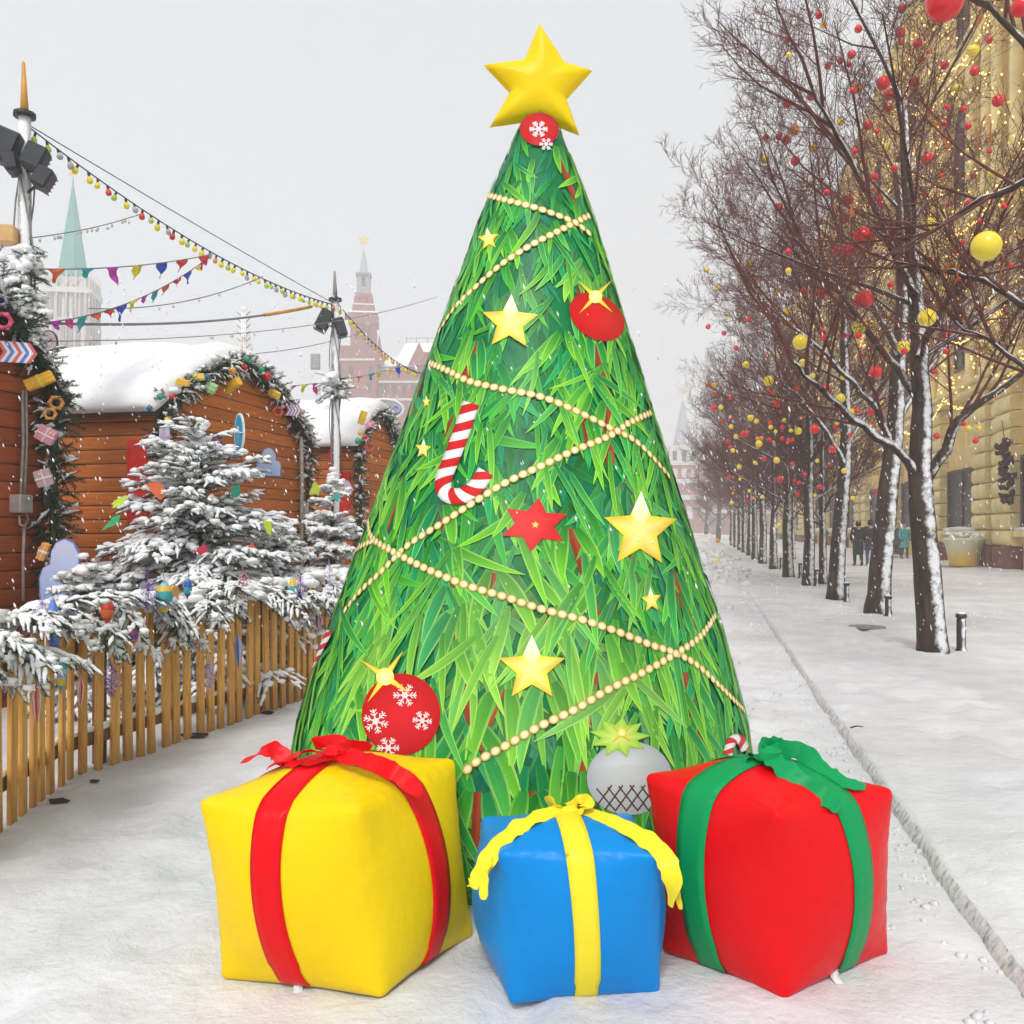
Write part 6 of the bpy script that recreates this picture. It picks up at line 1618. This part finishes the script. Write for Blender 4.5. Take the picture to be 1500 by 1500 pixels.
m_ = MB(); m_.plate([((x-617)*k, (521-y)*k) for x, y in ((602, 540), (632, 540), (617, 508))], 1.0, Matrix.Translation(((617-600)*k, -3.9, mu.z(521)))); m_.plate([((x-560)*k, (521-y)*k) for x, y in ((553, 540), (567, 540), (560, 498))], 1.0, Matrix.Translation(((560-600)*k, -3.9, mu.z(521)))); m_.build('gable', M['brick'], mu.root, smooth=False)
for x, y in ((505, 548), (519, 548), (548, 548), (566, 572), (580, 572), (594, 572), (608, 572), (622, 572), (636, 572), (512, 572), (545, 572), (652, 572), (668, 572), (684, 572), (700, 572), (716, 572), (732, 572), (748, 572), (652, 551), (676, 551), (700, 551), (724, 551), (748, 551), (580, 602), (612, 602), (644, 602), (676, 602), (708, 602), (740, 602), (580, 640), (660, 640), (700, 640), (740, 640)):
    m_ = MB(); hx = -4.02 if x < 556 else -2.42; m_.bbox((x-3-600)*k, (x+3-600)*k, hx-.06, hx+.01, mu.z(y+7), mu.z(y-6), .03); m_.build('window', M['slot'], mu.root, smooth=False)
sp = TW('pale_spire', 'small pale pointed spire rising just behind the roof snow of the arched hut', 'tower', 363, 170, 0); sp.part('spire', [(22, 2, 545, 470)], M['whitestone'], 8, pi/8); sp.part('body', [(24, 24, 780, 545)], M['whitestone'])
g3 = TW('gate_tower', 'hazy red and white gate tower with grey tent roof at the street end', 'tower', 1000, 215, -.1)
g3.part('tent_roof', [(31, 3, 655, 588)], M['greyroof'], 8, pi/8); g3.star(573, 6, M['gold'])
g3.part('belfry', [(42, 40, 680, 655), (47, 47, 683, 680), (40, 40, 657, 654)], M['whitestone']); g3.part('body', [(44, 44, 704, 683), (46, 46, 726, 709), (48, 48, 790, 733)], M['brick']); g3.part('white_band', [(49, 49, 709, 703), (51, 51, 733, 726)], M['whitestone'])
g3.face_boxes('opening', [(-13, 676, 662, 6, 20.5), (0, 676, 662, 6, 20.5), (13, 676, 662, 6, 20.5)], M['slot']); g3.face_boxes('white_window', [(-13, 701, 688, 7, 22), (0, 701, 688, 7, 22), (13, 701, 688, 7, 22), (-12, 760, 742, 8, 24), (8, 760, 742, 8, 24)], M['whitestone'])
ga = TW('gate_building', 'long hazy red and white gate building behind the far trees', 'building', 1060, 224, -.05); k3 = ga.k
m_ = MB(); m_.bbox(-75*k3, 130*k3, 0, 8, -.5, ga.z(722), .1); m_.build('wall', M['brick'], ga.root, smooth=False)
m_ = MB(); m_.bbox(-76*k3, 131*k3, -.25, 8.2, ga.z(722)+.002, ga.z(712), .1); m_.bbox(-75*k3, 130*k3, -.2, -.003, ga.z(752), ga.z(746), .05); m_.build('cornice', M['whitestone'], ga.root, smooth=False)
for x in range(-66, 120, 16):
    m_ = MB(); m_.bbox((x-3)*k3, (x+3)*k3, -.12, -.004, ga.z(772), ga.z(757), .04); m_.build('window', M['slot'], ga.root, smooth=False); 
m_ = MB(); 
# ---------------------------------------------------------------- bollards
M['boll'] = snowy('dark_bollard', (.035, .036, .04), .4, 12, .55, .9, .5, (.1, -.98, .1), None, .3, .004, wl=.50)
for i, (px, py, hp) in enumerate(((1408, 955, 56), (1301, 903, 30), (1240, 880, 26), (1196, 858, 24), (1172, 847, 22), (1144, 834, 17), (1254, 892, 0), (1378, 952, 52))):
    if hp in (0, 52): continue
    d = (H-PZ)*F/(py-HY); p = P(px, py, d); h = hp*d/F; r = .050
    root = thing('bollard', ('%s dark metal bollard beside the bare trees, counted from the nearest' % ordn[i]), 'bollard', p, 0, 'bollards beside the trees')
    m_ = MB(); m_.lathe([(r*1.25, -.03), (r*1.25, .02), (r, .04), (r, h-.06), (r*.86, h-.055), (r*.86, h-.04)], 14); m_.build('post', M['boll'], root)
    m_ = MB(); m_.lathe([(r*1.15, h-.045), (r*1.22, h-.03), (r*1.18, h-.005), (.0006, h)], 14); m_.build('cap', M['black_metal'], root)
    s_ = MB(); s_.blob((0, 0, h+.005), r*1.0, (1, 1, .35), .2, 2, 10); s_.build('snow_cap', M['snow'], root)

# ---------------------------------------------------------------- people
M['skin'] = simple('skin', (.52, .30, .22), .5, .08, 8, 0); M['hair'] = simple('dark_hair', (.03, .02, .016), .6, .3, 30, 0)
def skin_obj(name, verts, edges, radii, mat, parent, sub=2):
    me = bpy.data.meshes.new(name); me.from_pydata(verts, edges, []); o = bpy.data.objects.new(name, me); COL.objects.link(o)
    md = o.modifiers.new('skin', 'SKIN'); md.use_smooth_shade = True
    for i, r in enumerate(radii):
        s_ = me.skin_vertices[0].data[i]; s_.radius = r if hasattr(r, '__len__') else (r, r); s_.use_root = (i == 0)
    sb = o.modifiers.new('sub', 'SUBSURF'); sb.levels = sub; sb.render_levels = sub
    dg = bpy.context.evaluated_depsgraph_get(); nm = bpy.data.meshes.new_from_object(o.evaluated_get(dg)); o.modifiers.clear(); o.data = nm; nm.name = name
    nm.materials.clear(); nm.materials.append(mat); nm.polygons.foreach_set('use_smooth', [True]*len(nm.polygons)); o.parent = parent; return o
def person(p, rz, label, coat, trouser, hood=True, hat=None, h=1.74, stride=.16, coatlen=.52):
    root = thing('person', label, 'person', p, rz); root.scale = (h/1.74,)*3; s = stride
    J = {'pel': (0, 0, .96), 'sp': (0, 0, 1.14), 'ch': (0, .01, 1.34), 'nk': (0, .0, 1.47), 'hb': (0, -.01, 1.54), 'hd': (0, -.02, 1.64), 'ht': (0, -.01, 1.70)}
    for q, n in ((-1, 'l'), (1, 'r')):
        J['sh'+n] = (q*.19, .01, 1.40); J['el'+n] = (q*.27, .05*q, 1.13); J['wr'+n] = (q*.22, -.10, .96); J['hn'+n] = (q*.18, -.14, .90)
        J['hp'+n] = (q*.095, 0, .92); J['kn'+n] = (q*.10, -.04-s*.35*q, .50); J['an'+n] = (q*.10, s*.9*-q+.02, .09); J['to'+n] = (q*.115, s*.9*-q-.13, .04)
    names = list(J); ix = {n: i for i, n in enumerate(names)}
    E = [('pel', 'sp'), ('sp', 'ch'), ('ch', 'nk'), ('nk', 'hb'), ('hb', 'hd'), ('hd', 'ht')]
    for n in 'lr': E += [('ch', 'sh'+n), ('sh'+n, 'el'+n), ('el'+n, 'wr'+n), ('wr'+n, 'hn'+n), ('pel', 'hp'+n), ('hp'+n, 'kn'+n), ('kn'+n, 'an'+n), ('an'+n, 'to'+n)]
    Rr = {'pel': .13, 'sp': .12, 'ch': .13, 'nk': .055, 'hb': .075, 'hd': .095, 'ht': .06, 'sh': .065, 'el': .045, 'wr': .032, 'hn': .03, 'hp': .09, 'kn': .06, 'an': .042, 'to': .038}
    skin_obj('body', [J[n] for n in names], [(ix[a], ix[b]) for a, b in E], [Rr[n] if n in Rr else Rr[n[:-1]] for n in names], M['skin'], root)
    def piece(name, nodes, edges, mat, sub=2):
        ks = list(nodes); id_ = {n: i for i, n in enumerate(ks)}
        return skin_obj(name, [nodes[n][0] for n in ks], [(id_[a], id_[b]) for a, b in edges], [nodes[n][1] for n in ks], mat, root, sub)
    hem = .96-coatlen
    nd = {'p': ((0, 0, .98), (.19, .15)), 'h': ((0, .0, hem), (.225, .185)), 'h2': ((0, 0, hem-.015), (.20, .16)), 's': ((0, 0, 1.16), (.18, .145)), 'c': ((0, .01, 1.34), (.20, .15)), 'n': ((0, 0, 1.46), (.09, .09))}
    ed = [('p', 's'), ('s', 'c'), ('c', 'n'), ('p', 'h'), ('h', 'h2')]
    for n in 'lr': nd['sh'+n] = (J['sh'+n], .085); nd['el'+n] = (J['el'+n], .07); nd['wr'+n] = (J['wr'+n], .058); ed += [('c', 'sh'+n), ('sh'+n, 'el'+n), ('el'+n, 'wr'+n)]
    piece('coat', nd, ed, coat)
    for n in 'lr':
        piece('trouser_leg', {'a': (J['hp'+n], .105), 'k': (J['kn'+n], .075), 'e': (tuple(lerp(a, b, .9) for a, b in zip(J['kn'+n], J['an'+n])), .06)}, [('a', 'k'), ('k', 'e')], trouser)
        a = J['an'+n]; t = J['to'+n]; piece('boot', {'a': ((a[0], a[1], .17), .058), 'b': ((a[0], a[1]+.02, .055), .055), 't': ((t[0], t[1]-.02, .045), .045)}, [('a', 'b'), ('b', 't')], M['boot'])
        w = J['wr'+n]; hn = J['hn'+n]; piece('glove', {'a': (w, .034), 'b': (hn, .042), 'c': ((hn[0], hn[1]-.03, hn[2]-.04), .03), 't': ((hn[0]-.03*(1 if n == 'r' else -1), hn[1]-.04, hn[2]+.005), .016)}, [('a', 'b'), ('b', 'c'), ('b', 't')], M['boot'], 1)
    if hood: piece('hood', {'a': ((0, .03, 1.50), .11), 'b': ((0, .035, 1.63), .125), 'c': ((0, .01, 1.73), .075)}, [('a', 'b'), ('b', 'c')], hat or coat)
    else: piece('hair', {'a': ((0, .03, 1.58), .09), 'b': ((0, .02, 1.68), .105), 'c': ((0, -.02, 1.73), .07)}, [('a', 'b'), ('b', 'c')], hat or M['hair'])
    return root
M['boot'] = simple('black_boot', (.018, .018, .02), .5, .3, 12, .1)
cloth = lambda n, c: simple(n, c, .85, .3, 12, .3)
def feet(px, py): d = (H-PZ)*F/(py-HY); p = P(px, py, d); p.z = PZ; return p
q = feet(1257, 829); q2 = feet(1275, 829)
person(q, pi-TH+.1, 'person in a long black hooded coat on the left of the couple behind the trees', cloth('black_coat', (.018, .017, .019)), cloth('black_trousers', (.02, .02, .024)), True, None, 1.76, .12)
person(q2, pi-TH-.1, 'person in a dark jacket and blue jeans walking beside the black-coated one', cloth('charcoal_jacket', (.028, .022, .022)), cloth('blue_jeans', (.04, .09, .26)), True, None, 1.80, .16, .22)
person(feet(1207, 804.5), pi-TH, 'person in a dark violet coat far along the pavement left of the couple', cloth('violet_coat', (.055, .045, .085)), cloth('dark_trousers', (.03, .03, .04)), False, None, 1.74, .15, .35)
person(feet(1325, 818.5), -TH+.3, 'person in a bright turquoise coat by the stone facade', cloth('turquoise_coat', (.06, .42, .42)), cloth('grey_trousers', (.08, .08, .09)), True, None, 1.70, .08, .4)
person(feet(1316, 817), -TH-.2, 'person in a grey-green coat half hidden beside the turquoise coat', cloth('grey_green_coat', (.07, .10, .10)), cloth('black_trousers2', (.03, .03, .035)), False, None, 1.72, .08, .3)

# ---------------------------------------------------------------- bits on the snow
M['wetdark'] = simple('wet_dark_scrap', (.03, .025, .022), .5, .4, 20, .2)
for i, (px, py, wd, lab) in enumerate(((285, 1088, .11, 'flat dark scrap on the snow at the foot of the fence'), (86, 1188, .06, 'small dark curled scrap on the snow near the left edge'), (138, 1159, .035, 'tiny dark scrap on the snow right of the curled one'), (392, 1052, .06, 'dark scrap against the fence foot behind the yellow gift'))):
    d = H*F/(py-HY); p = P(px, py, d); p.z = gz(p.x*CT-p.y*ST, p.x*ST+p.y*CT)+.012; m_ = MB(); n = 9; o2 = [(cos(6.28*j/n)*wd*U(.6, 1.1), sin(6.28*j/n)*wd*.5*U(.5, 1.1)) for j in range(n)]
    m_.plate(o2, .008, Matrix.Rotation(-pi/2+U(.05, .25), 4, 'X')); o = m_.build('dark_scrap', M['wetdark'], smooth=False); o.location = p; tag(o, lab, 'scrap', 'dark scraps on the snow')
for px, py, dx, lab in ((1256, 1069, .10, 'short dark twig on the snow beside the kerb'),):
    d = (H-PZ)*F/(py-HY); p = P(px, py, d); p.z = PZ+.015; m_ = MB(); m_.tube([(-dx/2, 0, 0), (0, .01, .01), (dx/2, .03, 0)], [.006, .005, .003], 5); o = m_.build('fallen_twig', M['bark_twig']); o.location = p; tag(o, lab, 'twig')
for px, py, lab in ((1270, 919, 'thin dark puddle-like lid in the snow by the second tree'), (1170, 804, 'faint dark lid in the snow far along the pavement')):
    d = (H-PZ)*F/(py-HY); p = P(px, py, d); p.z = PZ+.012; m_ = MB(); m_.lathe([(.22, -.02), (.22, .0), (.19, .006), (.0006, .006)], 20); m_.lathe([(.25, -.02), (.25, .003), (.225, .003)], 20); o = m_.build('drain_lid', M['grey_metal']); o.location = p; tag(o, lab, 'drain lid', 'drain lids in the snow')
# lumps of crumbled snow along the kerb and on the heaps
cr = MB(); rc = random.Random(3)
for k in range(900):
    t = rc.uniform(2.4, 26)**1.0; a = kx(t)-abs(rc.gauss(0, .16))-.02; p = S(a, t, gz(a, t)+.0); cr.blob(p, rc.uniform(.006, .022), (1, 1, .7), .5, 2, 5)
for k in range(500):
    t = rc.uniform(5, 12); a = rc.gauss(.2, .4); p = S(a, t, gz(a, t)); cr.blob(p, rc.uniform(.006, .018), (1, 1, .6), .5, 2, 5)
for k in range(420):
    t = rc.uniform(15, 44); a = rc.gauss(-.2, .9); p = S(a, t, gz(a, t)); cr.blob(p, rc.uniform(.03, .14)*(t/40+.3), (1, 1, .7), .5, 2, 7)
tag(cr.build('snow_crumbs', M['snow_ground'], kind='stuff'), 'crumbled snow lumps lying along the kerb and the heaps', 'snow')
# falling snow
fs = MB(); rf2 = random.Random(17)
for k in range(6500):
    d = rf2.uniform(3.0, 22); px = rf2.uniform(-150, 1650); py = rf2.uniform(400, 930); p = P(px, py, d)
    if p.z < .2: continue
    s_ = rf2.uniform(.0022, .0052)*(1+.10*d); dr = V((.35, .1, -1)).normalized(); ln = s_*rf2.uniform(.9, 2.6); sd = V((1, .2, .35)).normalized(); nn = sd.cross(dr)
    i = len(fs.v); fs.v += [tuple(p+dr*ln), tuple(p+sd*s_*.6), tuple(p+nn*s_*.6), tuple(p-sd*s_*.6), tuple(p-nn*s_*.6), tuple(p-dr*ln)]
    for f in ((0, 1, 2), (0, 2, 3), (0, 3, 4), (0, 4, 1), (5, 2, 1), (5, 3, 2), (5, 4, 3), (5, 1, 4)): fs.face([i+a for a in f])
tag(fs.build('falling_snow', simple('snowflake', (.9, .9, .92), .9, .02, 5, 0), smooth=True, kind='stuff'), 'snowflakes drifting through the air', 'snow')
